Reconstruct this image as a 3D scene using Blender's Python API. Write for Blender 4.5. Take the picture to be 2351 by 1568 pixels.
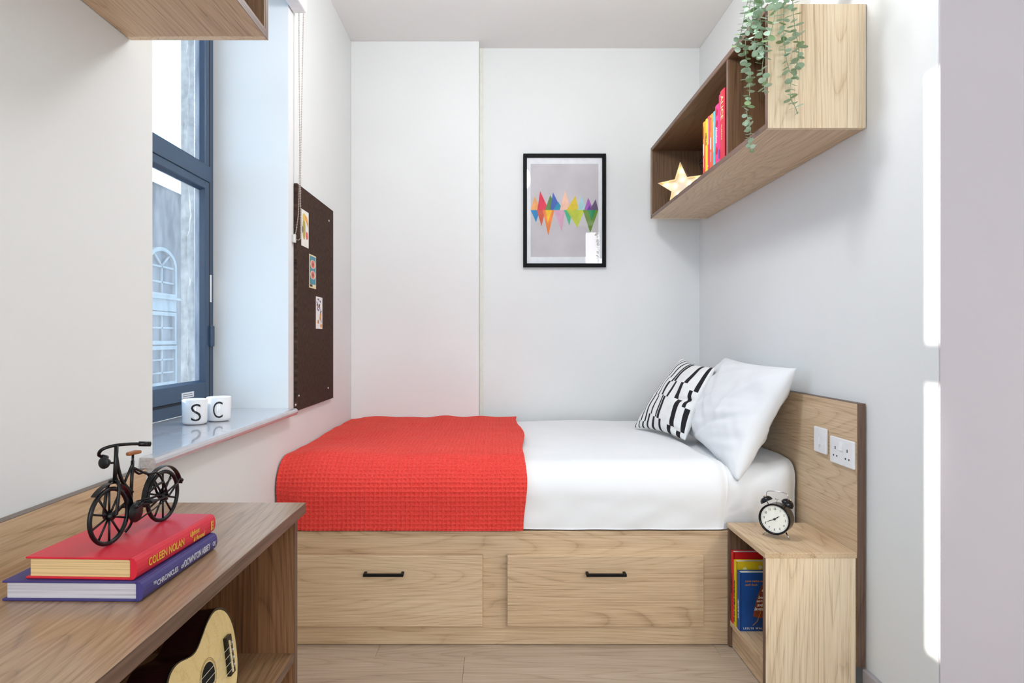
import bpy, bmesh, math, random
from mathutils import Vector, Matrix, noise
R = math.radians
random.seed(7)
for o in list(bpy.data.objects): bpy.data.objects.remove(o, do_unlink=True)
scene = bpy.context.scene
COL = scene.collection

# ------------------------------------------------------------------ camera
F, CU, CV, EYE = 1500.0, 1142.0, 777.0, 1.121      # focal length in px, vanishing point, eye height
cam_d = bpy.data.cameras.new('camera'); cam_d.sensor_width = 36.0
cam_d.lens = 36.0 * F / 2351.0
cam_d.shift_x = (1175.5 - CU) / 2351.0
cam_d.shift_y = -(784.0 - CV) / 2351.0
cam_d.clip_start = 0.02
cam = bpy.data.objects.new('camera', cam_d); COL.objects.link(cam)
cam.location = (0, 0, EYE); cam.rotation_euler = (R(90), 0, 0)
scene.camera = cam

# ------------------------------------------------------------------ sky, sun, exposure
scene.view_settings.view_transform = 'Standard'
scene.view_settings.look = 'None'
scene.view_settings.gamma = 1.0
scene.view_settings.use_curve_mapping = False
scene.view_settings.exposure = -0.09
SKY_STRENGTH, SUN_STRENGTH = 2.9, 9.0
world = bpy.data.worlds.new('sky'); scene.world = world; world.use_nodes = True
wn = world.node_tree.nodes; wl = world.node_tree.links
bg = wn['Background']; bg.inputs[1].default_value = SKY_STRENGTH
tcw = wn.new('ShaderNodeTexCoord'); nzw = wn.new('ShaderNodeTexNoise')
nzw.inputs['Scale'].default_value = 3.0; nzw.inputs['Detail'].default_value = 5
rpw = wn.new('ShaderNodeValToRGB')
rpw.color_ramp.elements[0].position = 0.42; rpw.color_ramp.elements[0].color = (0.33, 0.62, 1.0, 1)
rpw.color_ramp.elements[1].position = 0.62; rpw.color_ramp.elements[1].color = (0.50, 0.78, 1.0, 1)
wl.new(tcw.outputs['Generated'], nzw.inputs['Vector']); wl.new(nzw.outputs['Fac'], rpw.inputs[0])
wl.new(rpw.outputs[0], bg.inputs[0])

def lamp(name, kind, loc, aim, energy, color, size=None, size_y=None):
    d = bpy.data.lights.new(name, kind); d.energy = energy; d.color = color
    if kind == 'AREA':
        d.shape = 'RECTANGLE'; d.size = size; d.size_y = size_y
    o = bpy.data.objects.new(name, d); COL.objects.link(o); o.location = loc
    o.rotation_euler = Vector(aim).to_track_quat('-Z', 'Y').to_euler()
    return o
sun = lamp('sun', 'SUN', (-6, 4, 4), (1, -0.31, -0.30), SUN_STRENGTH, (1.0, 0.93, 0.84)); sun.data.angle = R(0.6)
# behind the camera: added fill light, and a tall window the picture glass mirrors
lamp('rear_fill_light', 'AREA', (-0.20, -2.28, 1.70), (0.06, 1, -0.02), 38, (0.90, 0.95, 1.0), 1.1, 1.6)
lamp('daylight_tall_window', 'AREA', (1.53, -2.28, 2.15), (-0.15, 1, -0.15), 28, (1.0, 0.97, 0.94), 0.42, 1.1)
spot = lamp('bed_fill_spot', 'SPOT', (1.30, 0.90, 1.15), (-0.95, 1.40, -0.62), 18, (1.0, 0.94, 0.86)); spot.data.spot_size = R(50); spot.data.spot_blend = 0.5; spot.data.shadow_soft_size = 0.05  # added unseen spot that brightens the bed front and nightstand
pend = lamp('overhead_fill_light', 'POINT', (0.15, 2.15, 2.42), (0, 0, -1), 32, (0.95, 0.97, 1.0)); pend.data.shadow_soft_size = 0.12  # added fill light above the view, brightens bed, walls and ceiling

# ------------------------------------------------------------------ helpers
def P(u, v, Y):
    return Vector(((u - CU) * Y / F, Y, EYE - (v - CV) * Y / F))
def PX(u, v, X):
    Y = X * F / (u - CU); return Vector((X, Y, EYE - (v - CV) * Y / F))
def s2l(c):
    c = c / 255.0
    return c / 12.92 if c <= 0.04045 else ((c + 0.055) / 1.055) ** 2.4
def rgb(r, g, b): return (s2l(r), s2l(g), s2l(b), 1.0)

def obj(name, me, mat=None, parent=None):
    o = bpy.data.objects.new(name, me); COL.objects.link(o)
    if mat is not None and not me.materials: me.materials.append(mat)
    if parent is not None: attach(o, parent)
    return o
def attach(o, parent):
    o.parent = parent
    m = Matrix.Identity(4); q = parent; chain = []
    while q is not None: chain.append(q); q = q.parent
    for q in reversed(chain): m = m @ q.matrix_parent_inverse @ q.matrix_basis
    o.matrix_parent_inverse = m.inverted()
def tag(o, label, cat, group=None):
    o['label'] = label; o['category'] = cat
    if group: o['group'] = group
    return o
def thing(name, label, cat, loc, group=None):
    o = bpy.data.objects.new(name, None); COL.objects.link(o); o.location = loc; o.empty_display_size = 0.05
    return tag(o, label, cat, group)
def struct(o): o['kind'] = 'structure'; return o
def from_bm(name, bm, mat=None, parent=None, smooth=False):
    me = bpy.data.meshes.new(name); bm.normal_update(); bm.to_mesh(me); bm.free()
    if smooth: me.shade_smooth()
    return obj(name, me, mat, parent)
def data(name, verts, faces, mat=None, parent=None, smooth=False):
    me = bpy.data.meshes.new(name); me.from_pydata([tuple(v) for v in verts], [], faces); me.update()
    if smooth: me.shade_smooth()
    return obj(name, me, mat, parent)
def bm_box(bm, x0, x1, y0, y1, z0, z1, bevel=0.0, seg=1):
    vs = [bm.verts.new(p) for p in ((x0,y0,z0),(x1,y0,z0),(x1,y1,z0),(x0,y1,z0),(x0,y0,z1),(x1,y0,z1),(x1,y1,z1),(x0,y1,z1))]
    fs = [bm.faces.new([vs[i] for i in f]) for f in ((3,2,1,0),(4,5,6,7),(0,1,5,4),(1,2,6,5),(2,3,7,6),(3,0,4,7))]
    if bevel > 0:
        es = list({e for f in fs for e in f.edges})
        bmesh.ops.bevel(bm, geom=es, offset=bevel, segments=seg, profile=0.5, affect='EDGES')
def box(name, x0, x1, y0, y1, z0, z1, mat, parent=None, bevel=0.0008, seg=1, smooth=False):
    bm = bmesh.new(); bm_box(bm, x0, x1, y0, y1, z0, z1, bevel, seg)
    return from_bm(name, bm, mat, parent, smooth)
def bm_tube(bm, pts, r, n=8, closed=False, caps=True):
    pts = [Vector(p) for p in pts]; rings = []
    rr = r if isinstance(r, (list, tuple)) else [r] * len(pts)
    m = len(pts); up = None
    for i, p in enumerate(pts):
        if closed: t = pts[(i + 1) % m] - pts[i - 1]
        else: t = pts[min(i + 1, m - 1)] - pts[max(i - 1, 0)]
        t.normalize()
        if up is None:
            up = t.orthogonal().normalized()
        else:
            up = (up - t * up.dot(t))
            up = up.normalized() if up.length > 1e-6 else t.orthogonal().normalized()
        b = t.cross(up)
        rings.append([bm.verts.new(p + (up * math.cos(a) + b * math.sin(a)) * rr[i]) for a in [2 * math.pi * k / n for k in range(n)]])
    for i in range(m if closed else m - 1):
        A, B = rings[i], rings[(i + 1) % m]
        for k in range(n): bm.faces.new((A[k], A[(k + 1) % n], B[(k + 1) % n], B[k]))
    if caps and not closed:
        bm.faces.new(rings[0][::-1]); bm.faces.new(rings[-1])
def tube(name, pts, r, mat, parent=None, n=8, closed=False):
    bm = bmesh.new(); bm_tube(bm, pts, r, n, closed); bmesh.ops.recalc_face_normals(bm, faces=bm.faces)
    return from_bm(name, bm, mat, parent, True)
def smooth_path(pts, k=6):
    pts = [Vector(p) for p in pts]; out = []
    for i in range(len(pts) - 1):
        p0, p1, p2, p3 = pts[max(i-1,0)], pts[i], pts[i+1], pts[min(i+2,len(pts)-1)]
        for j in range(k):
            t = j / k
            out.append(0.5 * ((2*p1) + (p2-p0)*t + (2*p0-5*p1+4*p2-p3)*t*t + (3*p1-p0-3*p2+p3)*t**3))
    out.append(pts[-1]); return out
def bm_lathe(bm, prof, M, n=32, close=True):
    rings = []
    for (r, z) in prof:
        rings.append([bm.verts.new(M @ Vector((r*math.cos(2*math.pi*k/n), r*math.sin(2*math.pi*k/n), z))) for k in range(n)])
    for a, b in zip(rings, rings[1:]):
        for k in range(n): bm.faces.new((a[k], a[(k+1)%n], b[(k+1)%n], b[k]))
    if close:
        bm.faces.new(rings[0][::-1]); bm.faces.new(rings[-1])
def lathe(name, prof, M, mat, parent=None, n=32, close=True):
    bm = bmesh.new(); bm_lathe(bm, prof, M, n, close); bmesh.ops.recalc_face_normals(bm, faces=bm.faces)
    o = from_bm(name, bm, mat, parent, True)
    return o
def frame(origin, xdir, ydir):
    x = Vector(xdir).normalized(); y = Vector(ydir).normalized(); z = x.cross(y)
    M = Matrix((x, y, z)).transposed().to_4x4(); M.translation = Vector(origin); return M
def text_verts(s, size, shear=0.0, extrude=0.0002, align='LEFT', space=1.0, weight=0.012):
    c = bpy.data.curves.new('t', 'FONT'); c.body = s; c.size = size; c.extrude = extrude; c.shear = shear
    c.offset = size * weight; c.align_x = align; c.space_character = space; c.resolution_u = 4
    o = bpy.data.objects.new('t', c); COL.objects.link(o)
    dg = bpy.context.evaluated_depsgraph_get()
    me = bpy.data.meshes.new_from_object(o.evaluated_get(dg))
    bpy.data.objects.remove(o); bpy.data.curves.remove(c)
    return me
def text(name, s, size, origin, xdir, ydir, mat, parent, shear=0.0, align='LEFT', sx=1.0, space=1.0, lift=0.0003):
    me = text_verts(s, size, shear, 0.0002, align, space)
    M = frame(origin, xdir, ydir)
    me.transform(Matrix.Translation(M.to_3x3() @ Vector((0, 0, lift))) @ M @ Matrix.Diagonal((sx, 1, 1, 1)))
    me.name = name; me.materials.clear()
    return obj(name, me, mat, parent)
def poly(name, pts2d, M, mat, parent, lift=0.0003):
    return data(name, [M @ Vector((p[0], p[1], lift)) for p in pts2d], [tuple(range(len(pts2d)))], mat, parent)
def ell(cx, cy, rx, ry, n=16, rot=0.0):
    return [(cx + rx*math.cos(a)*math.cos(rot) - ry*math.sin(a)*math.sin(rot), cy + rx*math.cos(a)*math.sin(rot) + ry*math.sin(a)*math.cos(rot)) for a in [2*math.pi*k/n for k in range(n)]]

# ------------------------------------------------------------------ materials
def new_mat(name):
    m = bpy.data.materials.new(name); m.use_nodes = True
    return m, m.node_tree.nodes, m.node_tree.links, m.node_tree.nodes['Principled BSDF']
def pmat(name, c, rough=0.5, metal=0.0, var=0.04, nscale=30.0, bump=0.0, bscale=200.0, spec=0.5, coat=0.0, trans=None, emit=None, estr=0.0, sheen=0.0):
    m, n, l, b = new_mat(name)
    tc = n.new('ShaderNodeTexCoord'); nz = n.new('ShaderNodeTexNoise'); nz.inputs['Scale'].default_value = nscale; nz.inputs['Detail'].default_value = 3
    l.new(tc.outputs['Object'], nz.inputs['Vector'])
    rp = n.new('ShaderNodeValToRGB'); k0, k1 = 1 - var, 1 + var
    rp.color_ramp.elements[0].position = 0.3; rp.color_ramp.elements[1].position = 0.7
    rp.color_ramp.elements[0].color = (c[0]*k0, c[1]*k0, c[2]*k0, 1)
    rp.color_ramp.elements[1].color = (min(c[0]*k1, 1), min(c[1]*k1, 1), min(c[2]*k1, 1), 1)
    l.new(nz.outputs['Fac'], rp.inputs[0]); l.new(rp.outputs[0], b.inputs['Base Color'])
    b.inputs['Roughness'].default_value = rough; b.inputs['Metallic'].default_value = metal
    b.inputs['Specular IOR Level'].default_value = spec; b.inputs['Coat Weight'].default_value = coat
    b.inputs['Sheen Weight'].default_value = sheen
    if trans: b.inputs['Subsurface Weight'].default_value = trans; b.inputs['Subsurface Radius'].default_value = (0.01, 0.01, 0.01)
    if emit: b.inputs['Emission Color'].default_value = emit; b.inputs['Emission Strength'].default_value = estr
    if bump > 0:
        nb = n.new('ShaderNodeTexNoise'); nb.inputs['Scale'].default_value = bscale; nb.inputs['Detail'].default_value = 4
        l.new(tc.outputs['Object'], nb.inputs['Vector'])
        bp = n.new('ShaderNodeBump'); bp.inputs['Strength'].default_value = bump; bp.inputs['Distance'].default_value = 0.002
        l.new(nb.outputs['Fac'], bp.inputs['Height']); l.new(bp.outputs[0], b.inputs['Normal'])
    return m

def wood(name, axis, light, mid, dark, rough=0.45, stave=0.15, seed=0.0, coat=0.0, fig=1.0):
    """oak laminate: grain along the given axis, staves across it, growth rings, pores and a few knots"""
    m, n, l, b = new_mat(name)
    def math_(op, a, c=None):
        q = n.new('ShaderNodeMath'); q.operation = op
        for i, x in enumerate((a, c)):
            if x is None: continue
            if isinstance(x, (int, float)): q.inputs[i].default_value = x
            else: l.new(x, q.inputs[i])
        return q.outputs[0]
    tc = n.new('ShaderNodeTexCoord'); oi = n.new('ShaderNodeObjectInfo')
    sep = n.new('ShaderNodeSeparateXYZ'); l.new(tc.outputs['Object'], sep.inputs[0])
    ax = 'XYZ'.index(axis); others = [i for i in range(3) if i != ax]
    cross = math_('ADD', sep.outputs[others[0]], sep.outputs[others[1]])
    rnd = math_('MULTIPLY', oi.outputs['Random'], 7.3)
    cross = math_('ADD', cross, rnd)
    idx = math_('FLOOR', math_('DIVIDE', math_('ADD', cross, 10.0 + seed), stave))
    wnz = n.new('ShaderNodeTexWhiteNoise'); wnz.noise_dimensions = '1D'; l.new(idx, wnz.inputs['W'])
    along = math_('ADD', sep.outputs[ax], math_('MULTIPLY', wnz.outputs['Value'], 5.0))
    comb = n.new('ShaderNodeCombineXYZ')
    l.new(math_('MULTIPLY', along, 0.11), comb.inputs[0])
    l.new(math_('ADD', math_('MULTIPLY', sep.outputs[others[0]], 1.0), math_('MULTIPLY', wnz.outputs['Value'], 3.1)), comb.inputs[1])
    l.new(math_('ADD', sep.outputs[others[1]], rnd), comb.inputs[2])
    # growth rings
    n1 = n.new('ShaderNodeTexNoise'); n1.inputs['Scale'].default_value = 3.6; n1.inputs['Detail'].default_value = 2.2; n1.inputs['Roughness'].default_value = 0.35
    l.new(comb.outputs[0], n1.inputs['Vector'])
    ring = math_('FRACT', math_('MULTIPLY', n1.outputs['Fac'], 42.0 * fig))
    rr = n.new('ShaderNodeValToRGB'); e = rr.color_ramp.elements
    e[0].position = 0.0; e[0].color = (0.12, 0.12, 0.12, 1); e[1].position = 1.0; e[1].color = (0.35, 0.35, 0.35, 1)
    q = e.new(0.10); q.color = (0.60, 0.60, 0.60, 1); q = e.new(0.30); q.color = (0.78, 0.78, 0.78, 1); q = e.new(0.75); q.color = (0.70, 0.70, 0.70, 1)
    l.new(ring, rr.inputs[0])
    # fibres and pores
    c2 = n.new('ShaderNodeVectorMath'); c2.operation = 'MULTIPLY'; l.new(comb.outputs[0], c2.inputs[0]); c2.inputs[1].default_value = (0.20, 1, 1)
    n2 = n.new('ShaderNodeTexNoise'); n2.inputs['Scale'].default_value = 230; n2.inputs['Detail'].default_value = 2.5; l.new(c2.outputs[0], n2.inputs['Vector'])
    n3 = n.new('ShaderNodeTexNoise'); n3.inputs['Scale'].default_value = 9; n3.inputs['Detail'].default_value = 2; l.new(comb.outputs[0], n3.inputs['Vector'])
    n4 = n.new('ShaderNodeTexNoise'); n4.inputs['Scale'].default_value = 620; n4.inputs['Detail'].default_value = 1.5; l.new(c2.outputs[0], n4.inputs['Vector'])
    f = math_('ADD', math_('MULTIPLY', rr.outputs[0], 0.36), math_('MULTIPLY', n2.outputs['Fac'], 0.74))
    f = math_('ADD', f, math_('MULTIPLY', n4.outputs['Fac'], 0.34))
    f = math_('ADD', f, math_('MULTIPLY', n3.outputs['Fac'], 0.34))
    f = math_('ADD', f, math_('MULTIPLY', math_('SUBTRACT', wnz.outputs['Value'], 0.5), 0.14))
    f = math_('SUBTRACT', f, 0.42)
    # knots
    vo = n.new('ShaderNodeTexVoronoi'); vo.inputs['Scale'].default_value = 2.4
    c3 = n.new('ShaderNodeVectorMath'); c3.operation = 'MULTIPLY'; l.new(comb.outputs[0], c3.inputs[0]); c3.inputs[1].default_value = (3.2, 1, 1)
    l.new(c3.outputs[0], vo.inputs['Vector'])
    kn = n.new('ShaderNodeMapRange'); l.new(vo.outputs['Distance'], kn.inputs[0])
    kn.inputs[1].default_value = 0.0; kn.inputs[2].default_value = 0.03; kn.inputs[3].default_value = 0.45; kn.inputs[4].default_value = 0.0
    f = math_('SUBTRACT', f, kn.outputs[0])
    rp = n.new('ShaderNodeValToRGB'); e = rp.color_ramp.elements
    e[0].position = 0.12; e[0].color = dark; e[1].position = 0.82; e[1].color = light
    q = e.new(0.46); q.color = mid
    l.new(f, rp.inputs[0]); l.new(rp.outputs[0], b.inputs['Base Color'])
    b.inputs['Roughness'].default_value = rough; b.inputs['Coat Weight'].default_value = coat; b.inputs['Coat Roughness'].default_value = 0.25
    bp = n.new('ShaderNodeBump'); bp.inputs['Strength'].default_value = 0.22; bp.inputs['Distance'].default_value = 0.0008
    l.new(f, bp.inputs['Height']); l.new(bp.outputs[0], b.inputs['Normal'])
    return m

OAK = (rgb(224, 198, 164), rgb(202, 172, 136), rgb(150, 119, 89))
oakX = wood('oak_laminate_along_x', 'X', *OAK)
oakY = wood('oak_laminate_along_y', 'Y', *OAK, seed=0.3)
oakZ = wood('oak_laminate_along_z', 'Z', rgb(246, 228, 200), rgb(230, 206, 172), rgb(180, 150, 116), seed=0.7)
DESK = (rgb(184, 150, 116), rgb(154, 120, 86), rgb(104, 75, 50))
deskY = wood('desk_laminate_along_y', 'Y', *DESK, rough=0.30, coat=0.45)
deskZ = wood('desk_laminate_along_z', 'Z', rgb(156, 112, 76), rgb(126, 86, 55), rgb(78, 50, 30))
INN = (rgb(138, 106, 78), rgb(112, 84, 60), rgb(70, 50, 36))  # inside panels, toned darker than the outer oak
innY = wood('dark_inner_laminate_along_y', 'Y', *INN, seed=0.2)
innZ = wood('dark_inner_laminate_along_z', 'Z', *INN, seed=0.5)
EDGE = (rgb(128, 100, 84), rgb(102, 76, 62), rgb(66, 46, 38))
edgeY = wood('edge_banding_along_y', 'Y', *EDGE, stave=3.0)
edgeZ = wood('edge_banding_along_z', 'Z', *EDGE, stave=3.0)
FLO = (rgb(196, 178, 158), rgb(172, 152, 130), rgb(132, 112, 92))
floorX = wood('floor_vinyl_along_x', 'X', *FLO, rough=0.42, stave=5.0)
wall_m = pmat('white_wall_paint', (0.795, 0.805, 0.795, 1), 0.75, var=0.012, nscale=2.5, bump=0.05, bscale=90, spec=0.25)
ceil_m = pmat('ceiling_paint', (0.85, 0.85, 0.83, 1), 0.85, var=0.01, nscale=2, bump=0.04, bscale=60, spec=0.2)
cream_m = pmat('cream_caulk', rgb(228, 226, 214), 0.7)
skirt_m = pmat('grey_skirting_paint', rgb(168, 162, 164), 0.5)
sill_m = pmat('grey_sill_laminate', rgb(186, 184, 188), 0.2, var=0.03, spec=0.7, coat=0.6)
chip_m = pmat('chipped_sill_end', rgb(176, 166, 160), 0.8, var=0.2, nscale=120)
frame_m = pmat('blue_grey_window_metal', rgb(52, 74, 100), 0.38, var=0.03, spec=0.5)
gasket_m = pmat('black_gasket', rgb(20, 24, 32), 0.6)
stone_m = pmat('rough_stone', rgb(166, 156, 146), 0.95, var=0.35, nscale=28, bump=1.0, bscale=60)
label_m = pmat('white_label', rgb(236, 238, 240), 0.5)
print_m = pmat('grey_print', rgb(120, 124, 130), 0.6)
whitepl = pmat('white_plastic', rgb(238, 238, 240), 0.28)
black_m = pmat('black_metal', rgb(10, 10, 11), 0.5, spec=0.2)
bike_m = pmat('black_enamel', rgb(13, 13, 14), 0.36, spec=0.35)
chrome = pmat('chrome', rgb(205, 205, 208), 0.14, metal=1.0, var=0.02)
gold_m = pmat('gold_foil', rgb(226, 178, 70), 0.4, metal=0.2)
silver_m = pmat('silver_foil', rgb(205, 205, 215), 0.4, metal=0.2)

# ------------------------------------------------------------------ room
XL, XR, YB, ZC = -0.8216, 1.16, 3.75, 2.786
YC = 1.718                                  # the right wall turns away here
W0, W1, WB, WT = 1.556, 2.567, 0.847, 2.62  # window opening in the left wall
bm = bmesh.new()
for a in ((-2.3, W0, 0, ZC), (W1, YB, 0, ZC), (W0, W1, 0, WB - 0.027), (W0, W1, WT, ZC)):
    bm_box(bm, -1.16, XL, a[0], a[1], a[2], a[3])
wl_o = struct(from_bm('wall_left', bm, wall_m))
struct(box('wall_back', -1.16, 2.6, YB, YB + 0.15, 0, ZC, wall_m, bevel=0))
struct(box('wall_right', XR, 2.6, YC, YB, 0, ZC, wall_m, bevel=0.003, seg=2))
lav_m = pmat('pale_mauve_tone', (0.55, 0.505, 0.54, 1), 0.75, var=0.015, nscale=2, bump=0.05, bscale=90, spec=0.25)  # entry wall, darker and more mauve than the other walls
struct(box('wall_entry', XR + 0.001, 2.4, YC - 0.006, YC - 0.0002, 0, ZC, lav_m, bevel=0))
struct(box('wall_far_right', 2.4, 2.6, -2.3, YC, 0, ZC, wall_m, bevel=0))
bm = bmesh.new()
for a in ((-1.16, -0.76, 0, ZC), (0.36, 1.31, 0, ZC), (1.75, 2.6, 0, ZC), (-0.76, 0.36, 0, 0.88), (-0.76, 0.36, 2.52, ZC), (1.31, 1.75, 0, 1.58), (1.31, 1.75, 2.71, ZC)):
    bm_box(bm, a[0], a[1], -2.45, -2.3, a[2], a[3])
struct(from_bm('wall_rear', bm, wall_m))
struct(box('ceiling', -1.16, 2.6, -2.45, YB + 0.15, ZC, ZC + 0.12, ceil_m, bevel=0))
struct(box('trim_1', XL, -0.103, 3.657, YB, 0.0, ZC, wall_m, bevel=0.003, seg=2))       # boxed-in section of the back wall
struct(box('trim_2', -0.103, -0.082, YB - 0.006, YB, 0.0, ZC, cream_m, bevel=0.002))
struct(box('baseboard_right', XR - 0.016, XR, YC - 0.016, 2.05, 0, 0.085, skirt_m, bevel=0.004, seg=2))
struct(box('baseboard_far_right', XR + 0.0, 2.4, YC - 0.022, YC - 0.006, 0, 0.085, skirt_m, bevel=0.004, seg=2))
# floor and its planks
fl = struct(box('floor', -1.16, 2.6, -2.45, YB + 0.15, -0.12, -0.004, pmat('floor_underlay', rgb(70, 58, 48), 0.9), bevel=0))
PW, PL = 0.18, 1.22
def plank_mesh(x0, x1):
    bm = bmesh.new(); bm_box(bm, x0, x1, 0.0004, PW - 0.0004, -0.0035, 0.0, 0.0006)
    me = bpy.data.meshes.new('plank'); bm.to_mesh(me); bm.free(); me.materials.append(floorX); return me
full = plank_mesh(0.0004, PL - 0.0004)
row = 0; y = 2.300 - 27 * PW
offs = {27: -0.43 - PL, 26: -0.115 - PL}
while y < YB:
    off = offs.get(row, -1.16 - random.random() * PL)
    if row > 27: off = -0.43 - PL if row == 27 else off
    x = off
    while x < 2.4:
        a, c = max(x, XL), min(x + PL, 2.4)
        if c - a > 0.02:
            if a == x and c == x + PL: me = full; px = x
            else: me = plank_mesh(a - x + 0.0004, c - x - 0.0004); px = x
            o = bpy.data.objects.new('plank', me); COL.objects.link(o); o.location = (px, y, 0); attach(o, fl)
        x += PL
    y += PW; row += 1

# ------------------------------------------------------------------ window in the left wall
win = struct(bpy.data.objects.new('window_1', None)); COL.objects.link(win); win.location = (-1.13, 2.06, WB)
XF = -1.112
def fbox(name, x0, x1, y0, y1, z0, z1, m=frame_m, bevel=0.002): return box(name, x0, x1, y0, y1, z0, z1, m, win, bevel)
bm = bmesh.new()
for a in ((W0, W0 + 0.04, WB, WT), (W1 - 0.04, W1, WB, WT), (W0 + 0.04, W1 - 0.04, WB, WB + 0.045), (W0 + 0.04, W1 - 0.04, WT - 0.05, WT)):
    bm_box(bm, -1.16, XF - 0.004, a[0], a[1], a[2], a[3], 0.002)
from_bm('frame', bm, frame_m, win)
bm = bmesh.new()
for a in ((W0 + 0.036, W0 + 0.044, WB + 0.045, WT), (W1 - 0.044, W1 - 0.036, WB + 0.045, WT), (W0 + 0.04, W1 - 0.04, WB + 0.041, WB + 0.049)):
    bm_box(bm, -1.15, XF - 0.0015, a[0], a[1], a[2], a[3])
from_bm('gasket', bm, gasket_m, win)
fbox('transom', -1.16, XF + 0.004, W0 + 0.044, W1 - 0.044, 1.722, 1.782)
def sash(name, z0, z1, w=0.033, wb=0.06, wt=0.033):
    y0, y1 = W0 + 0.046, W1 - 0.046
    bm = bmesh.new()
    for a in ((y0, y0 + w, z0, z1), (y1 - w, y1, z0, z1), (y0 + w, y1 - w, z0, z0 + wb), (y0 + w, y1 - w, z1 - wt, z1)):
        bm_box(bm, -1.155, XF, a[0], a[1], a[2], a[3], 0.002)
    s = from_bm(name, bm, frame_m, win)
    bm = bmesh.new()   # splayed glazing bead
    Y0, Y1, Z0, Z1 = y0 + w, y1 - w, z0 + wb, z1 - wt
    d = 0.008
    A = [(XF - 0.004, Y0, Z0), (XF - 0.004, Y1, Z0), (XF - 0.004, Y1, Z1), (XF - 0.004, Y0, Z1)]
    B = [(-1.131, Y0 + d, Z0 + d), (-1.131, Y1 - d, Z0 + d), (-1.131, Y1 - d, Z1 - d), (-1.131, Y0 + d, Z1 - d)]
    va = [bm.verts.new(p) for p in A]; vb = [bm.verts.new(p) for p in B]
    for i in range(4): bm.faces.new((va[i], va[(i+1)%4], vb[(i+1)%4], vb[i]))
    from_bm('glazing_bead', bm, frame_m, s)
    return s, (Y0, Y1, Z0, Z1)
s_low, gl = sash('opening_sash', WB + 0.05, 1.722 + 0.0, wb=0.058, wt=0.03)
s_up, gu = sash('fixed_light', 1.782, WT - 0.05, wb=0.006, wt=0.03)
# dusty panes
gm, gn, glk, gb = new_mat('dusty_window_glass')
gn.remove(gb)
tr = gn.new('ShaderNodeBsdfTransparent'); gg = gn.new('ShaderNodeBsdfGlossy'); gg.inputs['Roughness'].default_value = 0.02
tl = gn.new('ShaderNodeBsdfTranslucent'); tl.inputs['Color'].default_value = (0.80, 0.90, 1.0, 1)
tcg = gn.new('ShaderNodeTexCoord'); nzg = gn.new('ShaderNodeTexNoise'); nzg.inputs['Scale'].default_value = 9; nzg.inputs['Detail'].default_value = 8; nzg.inputs['Roughness'].default_value = 0.7
mpg = gn.new('ShaderNodeMapping'); mpg.inputs['Scale'].default_value = (1, 2.5, 0.7); glk.new(tcg.outputs['Object'], mpg.inputs[0]); glk.new(mpg.outputs[0], nzg.inputs['Vector'])
mr = gn.new('ShaderNodeMapRange'); mr.inputs[1].default_value = 0.35; mr.inputs[2].default_value = 0.72; mr.inputs[3].default_value = 0.03; mr.inputs[4].default_value = 0.10
glk.new(nzg.outputs['Fac'], mr.inputs[0])
m1 = gn.new('ShaderNodeMixShader'); glk.new(mr.outputs[0], m1.inputs[0]); glk.new(tr.outputs[0], m1.inputs[1]); glk.new(tl.outputs[0], m1.inputs[2])
m2 = gn.new('ShaderNodeMixShader'); m2.inputs[0].default_value = 0.04; glk.new(m1.outputs[0], m2.inputs[1]); glk.new(gg.outputs[0], m2.inputs[2])
glk.new(m2.outputs[0], gn['Material Output'].inputs[0])
for g, s in ((gl, s_low), (gu, s_up)):
    box('pane', -1.135, -1.131, g[0], g[1], g[2], g[3], gm, s, 0)
box('sash_label', XF, XF + 0.001, 2.300, 2.392, 0.908, 0.928, label_m, s_low, 0)
for k in range(2):
    box('print_line', XF + 0.001, XF + 0.0013, 2.308, 2.378 + 0.006 * k, 0.920 - 0.007 * k, 0.9225 - 0.007 * k, print_m, s_low, 0)
box('jamb_label', XF - 0.004, XF - 0.0025, 2.531, 2.548, 1.262, 1.368, label_m, win, 0)
box('restrictor', XF - 0.004, XF + 0.008, 2.518, 2.552, 1.090, 1.170, frame_m, win, 0.002)
# outside stone skin of the wall with a rough far arris
bm = bmesh.new()
for a in ((-2.3, 1.60, -3.0, 4.5), (1.60, 2.55, -3.0, 0.82), (1.60, 2.55, 2.66, 4.5), (2.56, 6.0, -3.0, 4.5)):
    bm_box(bm, -1.24, -1.1605, a[0], a[1], a[2], a[3])
struct(from_bm('wall_outside', bm, stone_m))
bm = bmesh.new(); nz_, nx_ = 220, 8
grid = []
for i in range(nz_ + 1):
    z = 0.80 + 1.9 * i / nz_; r_ = []
    for j in range(nx_ + 1):
        t = j / nx_
        nv = noise.noise(Vector((z * 9, t * 1.5, 3))) * 0.006 + noise.noise(Vector((z * 34, t * 3, 8))) * 0.003
        x = -1.1605 - t * (0.034 + nv * 1.3)
        r_.append(bm.verts.new((x, 2.522 - nv * 0.7 * (0.2 + t), z)))
    r_.append(bm.verts.new((r_[-1].co.x - 0.002, 2.56, z)))
    grid.append(r_)
for i in range(nz_):
    for j in range(nx_ + 1): bm.faces.new((grid[i][j], grid[i+1][j], grid[i+1][j+1], grid[i][j+1]))
struct(from_bm('trim_3', bm, stone_m, None, True))
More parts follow.
